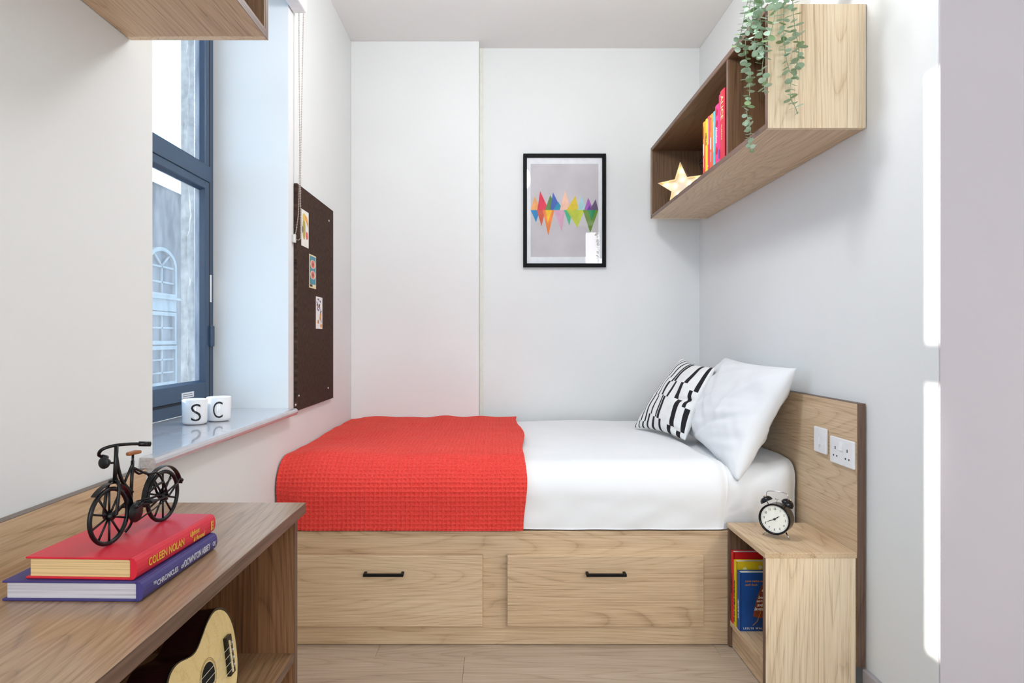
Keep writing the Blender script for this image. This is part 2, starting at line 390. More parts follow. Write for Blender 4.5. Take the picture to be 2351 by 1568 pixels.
# window sill board
sl = struct(bpy.data.objects.new('trim_4', None)); COL.objects.link(sl); sl.location = (-0.95, 2.05, 0.82)
bm = bmesh.new()
prof = [(-1.112, WB), (-0.797, WB), (-0.790, WB - 0.002), (-0.786, WB - 0.007), (-0.7845, WB - 0.0135), (-0.786, WB - 0.020), (-0.790, WB - 0.025), (-0.797, WB - 0.027), (-1.112, WB - 0.027)]
def prism_y(bm, prof, y0, y1):
    a = [bm.verts.new((x, y0, z)) for x, z in prof]; b_ = [bm.verts.new((x, y1, z)) for x, z in prof]
    for i in range(len(prof)): bm.faces.new((a[i], a[(i+1) % len(prof)], b_[(i+1) % len(prof)], b_[i]))
    bm.faces.new(a[::-1]); bm.faces.new(b_)
prism_y(bm, prof, W0 + 0.0005, W1 - 0.0005)
hp = [(XL + 0.0005, WB)] + prof[1:8] + [(XL + 0.0005, WB - 0.027)]
prism_y(bm, hp, W0 - 0.055, W0 + 0.002); prism_y(bm, hp, W1 - 0.003, W1 + 0.004)
bmesh.ops.recalc_face_normals(bm, faces=bm.faces)
from_bm('sill_board', bm, sill_m, sl)
box('chipped_end', XL + 0.002, -0.7865, W0 - 0.0565, W0 - 0.0549, WB - 0.026, WB - 0.001, chip_m, sl, 0.0006)

# ------------------------------------------------------------------ house across the street
brick_m = pmat('grey_brown_render', rgb(88, 76, 74), 0.9, var=0.18, nscale=1.5)
trimw = pmat('white_window_paint', rgb(150, 144, 140), 0.7)
pane_m = pmat('far_window_glass', rgb(70, 66, 70), 0.5)
slate = pmat('slate_roof', rgb(80, 86, 100), 0.8, var=0.15, nscale=3)
hs = thing('terraced_house', 'brown terraced house with arched white windows across the street', 'building', (-11, 19, -4))
XH = -9.0
box('house_wall', XH - 5, XH, 11.0, 34.0, -4, 5.15, brick_m, hs, 0)
data('roof', [(XH + 0.15, 10.8, 5.15), (XH + 0.15, 34.2, 5.15), (XH - 2.5, 34.2, 5.35), (XH - 2.5, 10.8, 5.35), (XH - 5.1, 34.2, 5.15), (XH - 5.1, 10.8, 5.15)],
     [(0, 1, 2, 3), (3, 2, 4, 5), (0, 3, 5), (1, 4, 2), (0, 5, 4, 1)], slate, hs)
def far_window(yc, z0, z1, w, arch, bars):
    """frame, glass and bars of one window of the house; arch = height of the round head"""
    y0, y1 = yc - w / 2, yc + w / 2
    def ring(inset, zb):
        pts = [(y0 + inset, zb), (y1 - inset, zb)]
        if arch: pts += [(yc + (w/2 - inset) * math.cos(a), z1 + (arch - inset) * math.sin(a)) for a in [math.pi * k / 14 for k in range(15)]]
        else: pts += [(y1 - inset, z1 - inset), (y0 + inset, z1 - inset)]
        return pts
    A, B = ring(0, z0), ring(0.10, z0 + 0.10)
    bm = bmesh.new(); n_ = len(A)
    va = [bm.verts.new((XH + 0.10, p[0], p[1])) for p in A]; vb = [bm.verts.new((XH + 0.10, p[0], p[1])) for p in B]; vc = [bm.verts.new((XH + 0.01, p[0], p[1])) for p in B]; vd = [bm.verts.new((XH, p[0], p[1])) for p in A]
    for i in range(n_):
        j = (i + 1) % n_
        bm.faces.new((va[i], va[j], vb[j], vb[i])); bm.faces.new((vb[i], vb[j], vc[j], vc[i])); bm.faces.new((vd[i], vd[j], va[j], va[i]))
    wf = from_bm('window', bm, trimw, hs)
    data('pane', [(XH + 0.02, p[0], p[1]) for p in B], [tuple(range(n_))], pane_m, wf)
    for k, (a, b_) in enumerate(bars):
        a, b_ = Vector((XH + 0.05, yc + a[0], a[1])), Vector((XH + 0.05, yc + b_[0], b_[1]))
        tube('glazing_bar', [a, b_], 0.035, trimw, wf, 4)
for yc in (17.4 - 4.2, 17.4, 17.4 + 4.2, 17.4 + 8.4):
    far_window(yc, 2.23, 3.03, 1.5, 0.52, [((-0.7, 3.03), (0.7, 3.03)), ((0, 2.25), (0, 3.03)), ((-0.7, 2.62), (0.7, 2.62)), ((0, 3.05), (-0.45, 3.40)), ((0, 3.05), (0.45, 3.40))])
    far_window(yc, 0.96, 1.83, 1.45, 0, [((0, 1.0), (0, 1.8)), ((-0.7, 1.4), (0.7, 1.4))])
    far_window(yc, -0.15, 0.92, 1.5, 0, [((0, -0.1), (0, 0.9)), ((-0.7, 0.55), (0.7, 0.55)), ((-0.7, 0.2), (0.7, 0.2))])
    box('stone_panel', XH, XH + 0.06, yc - 0.8, yc + 0.8, 1.86, 2.20, trimw, hs, 0)
    box('window_ledge', XH, XH + 0.16, yc - 0.85, yc + 0.85, 2.17, 2.23, trimw, hs, 0)
struct(box('ground_street', -60, -1.3, -40, 70, -4.2, -4.0, pmat('street_asphalt', rgb(110, 110, 112), 0.9), bevel=0))

# ------------------------------------------------------------------ bed
YBED = 2.391; XHB = 1.131; YN = 2.052
bed = thing('bed_base', 'oak bed base with two drawers under red and white bedding', 'bed', (0.1, 3.0, 0))
box('base_panel', XL + 0.004, XHB - 0.002, YBED, YBED + 0.02, 0.002, 0.400, oakX, bed, 0.001)
box('top_rail', XL + 0.004, XHB - 0.002, YBED - 0.001, YBED + 0.045, 0.400, 0.416, oakX, bed, 0.002)
box('base_body', XL + 0.006, XHB - 0.004, YBED + 0.02, 3.65, 0.002, 0.400, oakX, bed, 0)
box('slat_deck', XL + 0.006, XHB - 0.004, YBED + 0.045, 3.65, 0.400, 0.410, pmat('plain_board', rgb(200, 180, 150), 0.7), bed, 0)
for x0, x1, hx in ((-0.765, -0.054, -0.409), (0.036, 0.747, 0.391)):
    d = box('drawer', x0, x1, YBED - 0.027, YBED - 0.001, 0.078, 0.334, oakX, bed, 0.0012)
    bm = bmesh.new()
    bm_box(bm, hx - 0.072, hx + 0.072, YBED - 0.056, YBED - 0.046, 0.268, 0.278, 0.001)
    for e in (-0.067, 0.067): bm_box(bm, hx + e - 0.005, hx + e + 0.005, YBED - 0.048, YBED - 0.026, 0.268, 0.278, 0.001)
    h = from_bm('handle', bm, black_m, d); h['label'] = 'slim black bar handle'
# headboard
hb = thing('headboard', 'tall oak headboard panel fixed to the right wall behind the pillow', 'headboard', (1.145, 2.8, 0.09))
box('panel', XHB, XR - 0.004, YN + 0.0015, YB - 0.005, 0.088, 0.915, oakY, hb, 0)
box('edge_band', XHB - 0.0003, XR - 0.004, YN, YN + 0.0014, 0.088, 0.9163, edgeZ, hb, 0)['label'] = 'dark brown end edge'
box('top_edge_band', XHB - 0.0003, XR - 0.004, YN + 0.0014, YB - 0.005, 0.915, 0.9163, edgeY, hb, 0)

# switch and socket plates on the headboard
def plate(name, label, cat, yc, zc, w, h, double):
    t = thing(name, label, cat, (XHB, yc, zc - h/2))
    bm = bmesh.new(); bm_box(bm, XHB - 0.009, XHB - 0.0002, yc - w/2, yc + w/2, zc - h/2, zc + h/2, 0.003, 2)
    from_bm('face_plate', bm, whitepl, t)
    def rocker(y0, y1, z0, z1):
        x = XHB - 0.009
        data('rocker', [(x-0.0005, y0, z1), (x-0.0005, y1, z1), (x-0.005, y1, z0), (x-0.005, y0, z0), (x, y0, z1), (x, y1, z1), (x, y1, z0), (x, y0, z0)],
             [(0,1,2,3), (3,2,6,7), (0,3,7,4), (1,5,6,2), (0,4,5,1)], whitepl, t)
    if not double: rocker(yc - 0.006, yc + 0.006, zc - 0.014, zc + 0.012)
    else:
        rocker(yc - 0.011, yc + 0.011, zc + 0.006, zc + 0.034)
        for s in (-1, 1):
            c = yc + s * 0.037
            box('pin_slot', XHB - 0.0096, XHB - 0.0088, c - 0.0022, c + 0.0022, zc + 0.004, zc + 0.014, gasket_m, t, 0)
            for e in (-0.0105, 0.0105):
                box('pin_slot', XHB - 0.0096, XHB - 0.0088, c + e - 0.003, c + e + 0.003, zc - 0.020, zc - 0.0145, gasket_m, t, 0)
plate('light_switch', 'single white light switch on the headboard', 'light switch', 2.275, 0.767, 0.086, 0.088, False)
plate('power_socket', 'white double power socket near the headboard edge', 'socket', 2.133, 0.750, 0.146, 0.088, True)

# ------------------------------------------------------------------ bedding
sheet_m = pmat('white_cotton_sheet', (0.83, 0.835, 0.845, 1), 0.8, var=0.01, nscale=6, bump=0.12, bscale=40, spec=0.2, sheen=0.1)
duvet_m = pmat('white_cotton_duvet', (0.87, 0.872, 0.88, 1), 0.8, var=0.01, nscale=6, bump=0.10, bscale=25, spec=0.2, sheen=0.1)
def sm(a, b, x):
    t = min(max((x - a) / (b - a), 0), 1); return t * t * (3 - 2 * t)
def cover(name, x0, x1f, H, yf, yb, zb, rad, ns, nt, mat, parent=None, wr=None, post=None, rim=None):
    """cloth lying over the mattress: flat top, round front edge, hanging front"""
    Ltop = yb - (yf + rad); Larc = math.pi / 2 * rad; Ldrop = H - rad - zb; L = Ltop + Larc + Ldrop
    rows = []
    for i in range(nt + 1):
        t = L * i / nt; r_ = []
        for j in range(ns + 1):
            s = j / ns; x = x0 + (x1f(t / L) - x0) * s
            if t < Ltop: y, z, ny, nz = yb - t, H, 0.0, 1.0
            elif t < Ltop + Larc:
                a = (t - Ltop) / rad; y = yf + rad - rad * math.sin(a); z = H - rad + rad * math.cos(a); ny, nz = -math.sin(a), math.cos(a)
            else: y, z, ny, nz = yf, H - rad - (t - Ltop - Larc), -1.0, 0.0
            p = Vector((x, y, z)); n_ = Vector((0, ny, nz))
            if wr: p = wr(p, n_, s, t, L)
            r_.append(p)
        rows.append(r_)
    verts = [p for r_ in rows for p in r_]; W = ns + 1
    faces = [(i*W + j, (i+1)*W + j, (i+1)*W + j+1, i*W + j+1) for i in range(nt) for j in range(ns)]
    if rim:
        base = len(verts)
        edge = [i*W + ns for i in range(nt + 1)] + [nt*W + j for j in range(ns - 1, -1, -1)]
        for e in edge: 
            p = verts[e]; i = e // W
            t = L * i / nt
            if t < Ltop: d = Vector((-0.002, 0, -rim))
            elif t < Ltop + Larc:
                a = (t - Ltop) / rad; d = Vector((-0.002, math.sin(a) * rim, -math.cos(a) * rim))
            else: d = Vector((-0.002, rim, 0))
            verts.append(p + d)
        for k in range(len(edge) - 1): faces.append((edge[k], base + k, base + k + 1, edge[k + 1]))
    return data(name, verts, faces, mat, parent, True)

# mattress with a fitted sheet
def mattress_wr(p, n_, s, t, L):
    q = sm(-0.55, -0.78, p.x); p = p - n_ * 0.014 * q; p.y += 0.05 * q * (1 - n_.z) + 0.02 * q
    k = sm(0.86, 1.118, p.x)
    d = 0.010 * k * noise.noise(Vector((p.x * 22, p.y * 5 + p.z * 5, 1))) + 0.004 * noise.noise(Vector((p.x * 5, p.y * 6, p.z * 6)))
    p = p + n_ * d
    p.z += 0.022 * k * (1 if n_.z > 0.5 else n_.z * 2)
    e = sm(1.04, 1.122, p.x)                        # rounded corner at the headboard
    p.y += 0.055 * e * e * (1 - 0.45 * n_.z); 
    return p
mt = thing('mattress', 'mattress in a white fitted sheet against the headboard', 'mattress', (0.15, 3.0, 0.416))
cover('fitted_sheet', XL + 0.012, lambda q: 1.122, 0.636, 2.409, 3.652, 0.418, 0.085, 200, 110, sheet_m, mt, mattress_wr)
box('mattress_core', XL + 0.02, 1.10, 2.49, 3.64, 0.412, 0.60, sheet_m, mt, 0.02)
# duvet
def duvet_wr(p, n_, s, t, L):
    q = sm(-0.55, -0.78, p.x); p = p - n_ * 0.012 * q; p.y += 0.05 * q * (1 - n_.z) + 0.02 * q
    d = 0.007 * noise.noise(Vector((p.x * 3.2, p.y * 3.5, p.z * 3))) + 0.0028 * noise.noise(Vector((p.x * 9 + p.z * 6, p.y * 8, p.z * 14)))
    lo = sm(0.60, 0.44, p.z)
    d += 0.006 * lo * noise.noise(Vector((p.x * 7 - p.z * 9, 4, p.z * 12)))
    p = p + n_ * d
    e = sm(0.800, 0.848, p.x)
    p = p - n_ * 0.012 * e * e
    if p.z < 0.4225: p.z = 0.4225 + 0.003 * noise.noise(Vector((p.x * 6, 0, 0)))
    return p
cover('duvet', XL + 0.006, lambda q: 0.846 + 0.012 * math.sin(q * 9) - 0.02 * sm(0.8, 1, q), 0.660, 2.388, 3.654, 0.420, 0.12, 230, 150, duvet_m, None, duvet_wr, rim=0.01)
tag(bpy.data.objects['duvet'], 'plain white duvet spread over the bed', 'duvet')
# red waffle throw
wm, wnn, wll, wb_ = new_mat('red_waffle_cotton')
ga = wnn.new('ShaderNodeTexNoise'); ga.inputs['Scale'].default_value = 260; ga.inputs['Detail'].default_value = 2
tcx = wnn.new('ShaderNodeTexCoord'); wll.new(tcx.outputs['Object'], ga.inputs['Vector'])
rpx = wnn.new('ShaderNodeValToRGB'); rpx.color_ramp.elements[0].position = 0.3; rpx.color_ramp.elements[1].position = 0.7
rpx.color_ramp.elements[0].color = rgb(216, 54, 48); rpx.color_ramp.elements[1].color = rgb(238, 84, 74)
wll.new(ga.outputs['Fac'], rpx.inputs[0]); wll.new(rpx.outputs[0], wb_.inputs['Base Color'])
wb_.inputs['Roughness'].default_value = 0.9; wb_.inputs['Specular IOR Level'].default_value = 0.15
wb_.inputs['Sheen Weight'].default_value = 0.25; wb_.inputs['Sheen Tint'].default_value = (1.0, 0.5, 0.4, 1)
CELL = 0.0165
def throw_wr(p, n_, s, t, L):
    xx, tt = p.x, t
    if n_.z > 0.6: pass
    # soft folds
    d = 0.008 * noise.noise(Vector((p.x * 3, p.y * 3, p.z * 3 + 5))) + 0.004 * noise.noise(Vector((p.x * 7, p.y * 5, p.z * 6)))
    d += 0.010 * sm(2.9, 3.6, p.y) * noise.noise(Vector((p.x * 7.5, p.y * 1.2, 2)))
    fx = abs(((xx / CELL) % 1.0) * 2 - 1); fy = abs(((tt / CELL) % 1.0) * 2 - 1)
    d += 0.0062 * max(fx, fy) ** 2.6
    p = p + n_ * d
    k = sm(-0.66, XL, p.x)                           # rounds off towards the wall
    p.y += 0.045 * k * k * (1 - 0.75 * n_.z) + 0.02 * k * k * sm(0.52, 0.42, p.z)
    p.z -= 0.014 * k * k * max(n_.z, 0) 
    if n_.y < -0.9: p.z += 0.028 * sm(-0.72, XL, p.x) * sm(0.50, 0.42, p.z)
    return p
def throw_edge(q): return 0.112 - 0.012 * math.sin(q * 10 + 0.5) - 0.028 * sm(0.86, 1.0, q)
cover('throw_blanket', XL + 0.006, throw_edge, 0.679, 2.366, 3.653, 0.424, 0.15, 336, 545, wm, None, throw_wr, rim=0.010)
tag(bpy.data.objects['throw_blanket'], 'red waffle-knit throw blanket over the foot of the bed', 'blanket')

def pillow(name, a, b_, c, d, thick, n, pinch, wr, mats, black=None, power=0.42, uscale=1.0):
    """a,b,c,d: corners (s,t)=(0,0),(1,0),(1,1),(0,1)"""
    a, b_, c, d = map(Vector, (a, b_, c, d))
    nrm = ((b_ - a).cross(d - a)).normalized()
    verts, faces, mi = [], [], []
    for side in (1, -1):
        base = len(verts)
        for i in range(n + 1):
            t = i / n
            for j in range(n + 1):
                s = j / n
                s2 = 0.5 + (s - 0.5) * (1 - pinch * math.sin(math.pi * t)); t2 = 0.5 + (t - 0.5) * (1 - pinch * math.sin(math.pi * s))
                p = a * (1-s2)*(1-t2) + b_ * s2*(1-t2) + c * s2*t2 + d * (1-s2)*t2
                env = max(16 * s*(1-s)*t*(1-t), 0)
                h = thick * env ** power
                w = wr(s, t, side) * min(env * 4, 1)
                verts.append(p + nrm * side * (h + w))
        W = n + 1
        for i in range(n):
            for j in range(n):
                f = (base + i*W + j, base + i*W + j+1, base + (i+1)*W + j+1, base + (i+1)*W + j)
                faces.append(f if side > 0 else f[::-1])
                mi.append(1 if (black and black((j + 0.5) / n, (i + 0.5) / n)) else 0)
    me = bpy.data.meshes.new(name); me.from_pydata([tuple(v) for v in verts], [], faces)
    for m in mats: me.materials.append(m)
    me.polygons.foreach_set('material_index', mi)
    bm = bmesh.new(); bm.from_mesh(me); bmesh.ops.remove_doubles(bm, verts=bm.verts, dist=0.00005); bm.to_mesh(me); bm.free()
    me.shade_smooth()
    return obj(name, me)
def pil_wr(s, t, side):
    ang = 0.011 * noise.noise(Vector((s * 5 + t * 2, t * 3.0 - s, side * 3))) + 0.006 * noise.noise(Vector((s * 3 + 9, t * 14 + s * 6, side)))
    ang += 0.010 * math.exp(-((s * 0.9 + t * 0.35 - 0.42 + 0.05 * math.sin(t * 9)) / 0.03) ** 2) * sm(0.1, 0.5, t) - 0.009 * math.exp(-((t - 0.55 + s * 0.7) / 0.035) ** 2) + 0.007 * noise.noise(Vector((s * 9 - t * 7, t * 2 + s * 2, 5)))
    return ang
pl = pillow('pillow', (0.880, 2.395, 0.596), (0.905, 3.12, 0.672), (1.090, 3.12, 1.030), (1.098, 2.398, 1.012), 0.098, 70, 0.07, pil_wr, [sheet_m], power=0.45)
tag(pl, 'plump white pillow leaning against the headboard', 'pillow')
# cushion with broken black stripes
cw = pmat('white_cushion_cotton', (0.84, 0.83, 0.81, 1), 0.85, bump=0.1, bscale=300)
ck = pmat('black_cushion_print', rgb(16, 15, 20), 0.85)
rs = random.Random(11); stripes = []
cols = [(0.945, 0.022), (0.865, 0.027), (0.775, 0.031), (0.675, 0.034), (0.555, 0.040), (0.405, 0.050), (0.235, 0.066), (0.075, 0.058)]
for ci, (x, w) in enumerate(cols):
    cuts = sorted([0.0] + [(k + 0.5 + rs.uniform(-0.3, 0.3)) / 3.6 for k in range(3)] + [1.0]); xk = x; sg = rs.choice((-1, 1))
    for k in range(len(cuts) - 1):
        ww = w * rs.choice((0.85, 1.0, 1.1))
        stripes.append((xk, xk + ww, cuts[k], cuts[k + 1]))
        xk = xk + ww if sg > 0 else xk - w * 0.9
        sg = -sg
def black(s, t):
    return any(a < s < b_ and c < t < d for a, b_, c, d in stripes)
def cus_wr(s, t, side):
    return 0.008 * noise.noise(Vector((s * 4 + 3, t * 5, side))) - 0.016 * math.exp(-((t - 0.47 - 0.25 * (0.2 - s)) / 0.035) ** 2) * sm(0.42, 0.02, s) - 0.012 * math.exp(-((t - 0.06 - 0.1 * s) / 0.03) ** 2) * sm(0.4, 0.0, s)
cu = pillow('cushion', (0.835, 2.905, 0.668), (0.688, 3.30, 0.672), (0.940, 3.33, 1.022), (0.975, 2.93, 0.990), 0.070, 150, 0.08, cus_wr, [cw, ck], black, power=0.5)
tag(cu, 'white cushion with broken black stripes propped against the pillow', 'cushion')

# ------------------------------------------------------------------ nightstand
NX0, NX1, NY0, NY1, NZ = 0.840, 1.129, YN + 0.001, YBED - 0.023, 0.448
ns = thing('nightstand', 'small open oak nightstand beside the bed with books inside', 'nightstand', (0.985, 2.21, 0))
NY1 = YBED - 0.003
box('top', NX0 - 0.001, NX1, NY0 - 0.003, NY1, NZ - 0.017, NZ, oakY, ns, 0.001)
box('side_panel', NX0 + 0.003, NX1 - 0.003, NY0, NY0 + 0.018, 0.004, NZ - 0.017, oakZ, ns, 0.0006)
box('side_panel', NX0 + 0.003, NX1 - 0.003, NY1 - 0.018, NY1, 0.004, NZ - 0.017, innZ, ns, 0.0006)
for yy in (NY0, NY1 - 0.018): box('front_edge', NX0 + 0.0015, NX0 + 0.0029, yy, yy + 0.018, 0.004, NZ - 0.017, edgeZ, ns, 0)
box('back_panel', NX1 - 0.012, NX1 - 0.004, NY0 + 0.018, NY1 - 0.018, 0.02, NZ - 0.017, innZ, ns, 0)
box('shelf', NX0 + 0.004, NX1 - 0.012, NY0 + 0.018, NY1 - 0.018, 0.080, 0.098, oakY, ns, 0.0006)
box('plinth', NX0 + 0.012, NX0 + 0.028, NY0 + 0.018, NY1 - 0.018, 0.003, 0.080, oakY, ns, 0.0006)
for yy in (NY0 + 0.009, NY1 - 0.009): box('foot', NX0 + 0.012, NX0 + 0.03, yy - 0.006, yy + 0.006, 0.0, 0.004, pmat('blue_glide', rgb(60, 80, 120), 0.5), ns, 0)

# ------------------------------------------------------------------ books
paper = pmat('book_paper_white', rgb(232, 228, 220), 0.85, var=0.05, nscale=300)
paper_old = pmat('book_paper_tan', rgb(222, 184, 124), 0.9, var=0.06, nscale=60)
def pages_mat(name, c, zs):
    m, n, l, b = new_mat(name); tc = n.new('ShaderNodeTexCoord'); mp = n.new('ShaderNodeMapping'); mp.inputs['Scale'].default_value = (3, 3, zs)
    nz = n.new('ShaderNodeTexNoise'); nz.inputs['Scale'].default_value = 1.0; nz.inputs['Detail'].default_value = 3
    l.new(tc.outputs['Object'], mp.inputs[0]); l.new(mp.outputs[0], nz.inputs['Vector']); rp = n.new('ShaderNodeValToRGB')
    rp.color_ramp.elements[0].position = 0.35; rp.color_ramp.elements[1].position = 0.55
    rp.color_ramp.elements[0].color = tuple(x * 0.72 for x in c[:3]) + (1,); rp.color_ramp.elements[1].color = c
    l.new(nz.outputs['Fac'], rp.inputs[0]); l.new(rp.outputs[0], b.inputs['Base Color']); b.inputs['Roughness'].default_value = 0.9; return m
pages_a = pages_mat('stacked_pages_tan', rgb(228, 194, 138), 420)
pages_b = pages_mat('stacked_pages_grey', rgb(206, 200, 204), 600)
def flat_book(name, label, x1, y0, z0, w, ln, th, rot, cover_m, page_m, group):
    """hardback lying flat: spine along +Y on the x1 side; (x1,y0) = near bottom corner of the spine"""
    t = thing(name, label, 'book', (x1, y0, z0), group)
    M = Matrix.Translation((x1, y0, z0)) @ Matrix.Rotation(rot, 4, 'Z')
    b = 0.003
    bm = bmesh.new()
    # cover: boards and rounded spine
    bm_box(bm, -w, -0.006, 0, ln, 0, b, 0.0008); bm_box(bm, -w, -0.006, 0, ln, th - b, th, 0.0008)
    n_ = 8; pr = []
    for k in range(n_ + 1):
        a = -math.pi / 2 + math.pi * k / n_; pr.append((-0.010 + 0.011 * math.cos(a) ** 0.6 if 0 < k < n_ else -0.010, th / 2 + th / 2 * math.sin(a) ** 1.0))
    pr += [(-0.0125, th - 0.0015), (-0.0095, th - 0.004), (-0.0095, 0.004), (-0.0125, 0.0015)]
    va = [bm.verts.new((x, 0, z)) for x, z in pr]; vb = [bm.verts.new((x, ln, z)) for x, z in pr]
    for i in range(len(pr)): bm.faces.new((va[i], va[(i+1)%len(pr)], vb[(i+1)%len(pr)], vb[i]))
    bm.faces.new(va[::-1]); bm.faces.new(vb)
    bmesh.ops.recalc_face_normals(bm, faces=bm.faces); bm.transform(M)
    from_bm('cover', bm, cover_m, t)
    bm = bmesh.new(); bm_box(bm, -w + 0.005, -0.010, 0.004, ln - 0.004, b, th - b); bm.transform(M)
    from_bm('page_block', bm, page_m, t)
    return t, M
blue_c = pmat('navy_book_cloth', rgb(62, 54, 116), 0.55, bump=0.15, bscale=900)
red_c = pmat('red_book_cloth', rgb(208, 30, 52), 0.42, bump=0.15, bscale=900, var=0.05)
DZ = 0.746
bk1, MB1 = flat_book('hardback_book', 'thick navy hardback lying flat under the red book', -0.5045, 0.929, DZ + 0.0005, 0.203, 0.236, 0.0285, R(-1), blue_c, pages_b, 'hardbacks stacked on the desk')
bk2, MB2 = flat_book('hardback_book', 'red hardback with gold spine lettering beneath the toy bicycle', -0.5155, 0.933, DZ + 0.0295, 0.164, 0.236, 0.0315, R(-2.5), red_c, pages_a, 'hardbacks stacked on the desk')
def spine_text(M, th, s, size, y, z, mat, parent, **k):
    o = M @ Vector((0.0012, y, z)); xd = M.to_3x3() @ Vector((0, 1, 0)); text('spine_lettering', s, size, o, xd, (0, 0, 1), mat, parent, **k)
spine_text(MB1, 0.0285, 'THE', 0.0065, 0.030, 0.014, silver_m, bk1, align='CENTER', sx=0.7)
spine_text(MB1, 0.0285, 'CHRONICLES', 0.0110, 0.036, 0.0095, silver_m, bk1, sx=0.92)
spine_text(MB1, 0.0285, 'of', 0.0110, 0.106, 0.0095, silver_m, bk1, shear=0.4)
spine_text(MB1, 0.0285, 'DOWNTON ABBEY', 0.0150, 0.117, 0.0085, silver_m, bk1, sx=0.68)
text('spine_mark', 'O|', 0.010, MB1 @ Vector((0.0012, 0.222, 0.010)), MB1.to_3x3() @ Vector((0, 1, 0)), (0, 0, 1), silver_m, bk1, align='CENTER')
spine_text(MB2, 0.0315, 'COLEEN NOLAN', 0.0165, 0.028, 0.0105, gold_m, bk2, sx=0.80)
spine_text(MB2, 0.0315, 'Upfront', 0.0125, 0.146, 0.0170, gold_m, bk2, shear=0.4, sx=0.75)
spine_text(MB2, 0.0315, '& Personal', 0.0105, 0.158, 0.0060, gold_m, bk2, shear=0.4, sx=0.8)
for k, (yy, zz, ww, hh) in enumerate(((0.218, 0.007, 0.004, 0.016), (0.2235, 0.0075, 0.003, 0.004), (0.2235, 0.013, 0.003, 0.004), (0.2235, 0.0185, 0.003, 0.0045))):
    poly('publisher_mark', [(yy, zz), (yy + ww, zz), (yy + ww, zz + hh), (yy, zz + hh)], MB2 @ frame((0.0012, 0, 0), (0, 1, 0), (0, 0, 1)), gold_m, bk2)

def upright_book(name, label, xs, y0, y1, z0, h, w, cm, group, hard=False, pm=None):
    """standing book with its spine facing -X at x = xs, covers facing -Y and +Y"""
    t = thing(name, label, 'book', (xs + w / 2, (y0 + y1) / 2, z0), group)
    g = 0.0004; y0 += g; y1 -= g; b = 0.0022 if hard else 0.0007; ov = 0.003 if hard else 0.0
    bm = bmesh.new()
    bm_box(bm, xs + 0.002, xs + w, y0, y0 + b, z0, z0 + h); bm_box(bm, xs + 0.002, xs + w, y1 - b, y1, z0, z0 + h)
    k_ = 6; pr = []
    for k in range(k_ + 1):
        a = math.pi * k / k_; pr.append((xs + 0.003 - 0.003 * math.sin(a) ** 0.7, (y0 + y1)/2 - (y1 - y0)/2 * math.cos(a)))
    pr += [(xs + 0.0045, y1), (xs + 0.0045, y0)]
    va = [bm.verts.new((x, y, z0)) for x, y in pr]; vb = [bm.verts.new((x, y, z0 + h)) for x, y in pr]
    for i in range(len(pr)): bm.faces.new((va[i], va[(i+1)%len(pr)], vb[(i+1)%len(pr)], vb[i]))
    bm.faces.new(va[::-1]); bm.faces.new(vb); bmesh.ops.recalc_face_normals(bm, faces=bm.faces)
    from_bm('cover', bm, cm, t)
    box('page_block', xs + 0.004, xs + w - ov, y0 + b, y1 - b, z0 + ov, z0 + h - max(ov, 0.0008), pm or paper, t, 0)
    return t
def grad_mat(name, c0, c1, z0, z1):
    m, n, l, b = new_mat(name); tc = n.new('ShaderNodeTexCoord'); sp = n.new('ShaderNodeSeparateXYZ'); l.new(tc.outputs['Object'], sp.inputs[0])
    mr = n.new('ShaderNodeMapRange'); l.new(sp.outputs[2], mr.inputs[0]); mr.inputs[1].default_value = z0; mr.inputs[2].default_value = z1
    rp = n.new('ShaderNodeValToRGB'); rp.color_ramp.elements[0].color = c0; rp.color_ramp.elements[1].color = c1
    l.new(mr.outputs[0], rp.inputs[0]); l.new(rp.outputs[0], b.inputs['Base Color']); b.inputs['Roughness'].default_value = 0.35; return m
SZ = 1.8005
G1 = 'books in a row on the wall shelf'
orange_g = grad_mat('orange_red_printed_cover', rgb(226, 62, 44), rgb(250, 176, 40), SZ + 0.06, SZ + 0.20)
wt_m = pmat('white_print', rgb(245, 242, 238), 0.5); bk_m = pmat('dark_print', rgb(40, 34, 30), 0.5)
pale_gold = pmat('pale_gold_print', rgb(240, 206, 150), 0.5)
redp = pmat('red_cover', rgb(206, 22, 50), 0.4); yel = pmat('yellow_cover', rgb(250, 214, 0), 0.4)
rose = pmat('rose_cover', rgb(222, 44, 74), 0.4); pink = pmat('hot_pink_cover', rgb(240, 40, 130), 0.4); pink2 = pmat('pink_cover', rgb(236, 48, 110), 0.4)
turq = pmat('turquoise_cover', rgb(92, 190, 196), 0.4); bluetag = pmat('blue_print', rgb(30, 90, 180), 0.5); dred = pmat('dark_red_print', rgb(190, 14, 40), 0.5)
orange2 = grad_mat('amber_red_printed_cover', rgb(232, 88, 36), rgb(250, 160, 30), SZ + 0.05, SZ + 0.21)
XS = 0.858
def vtext(parent, s, size, xs, yc, z, mat, down=True, shear=0, align='LEFT', sx=1.0):
    if down: text('spine_lettering', s, size, (xs - 0.0003, yc + size * 0.34, z), (0, 0, -1), (0, -1, 0), mat, parent, shear=shear, align=align, sx=sx)
    else: text('spine_lettering', s, size, (xs - 0.0003, yc - size * 0.34, z), (0, 0, 1), (0, 1, 0), mat, parent, shear=shear, align=align, sx=sx)
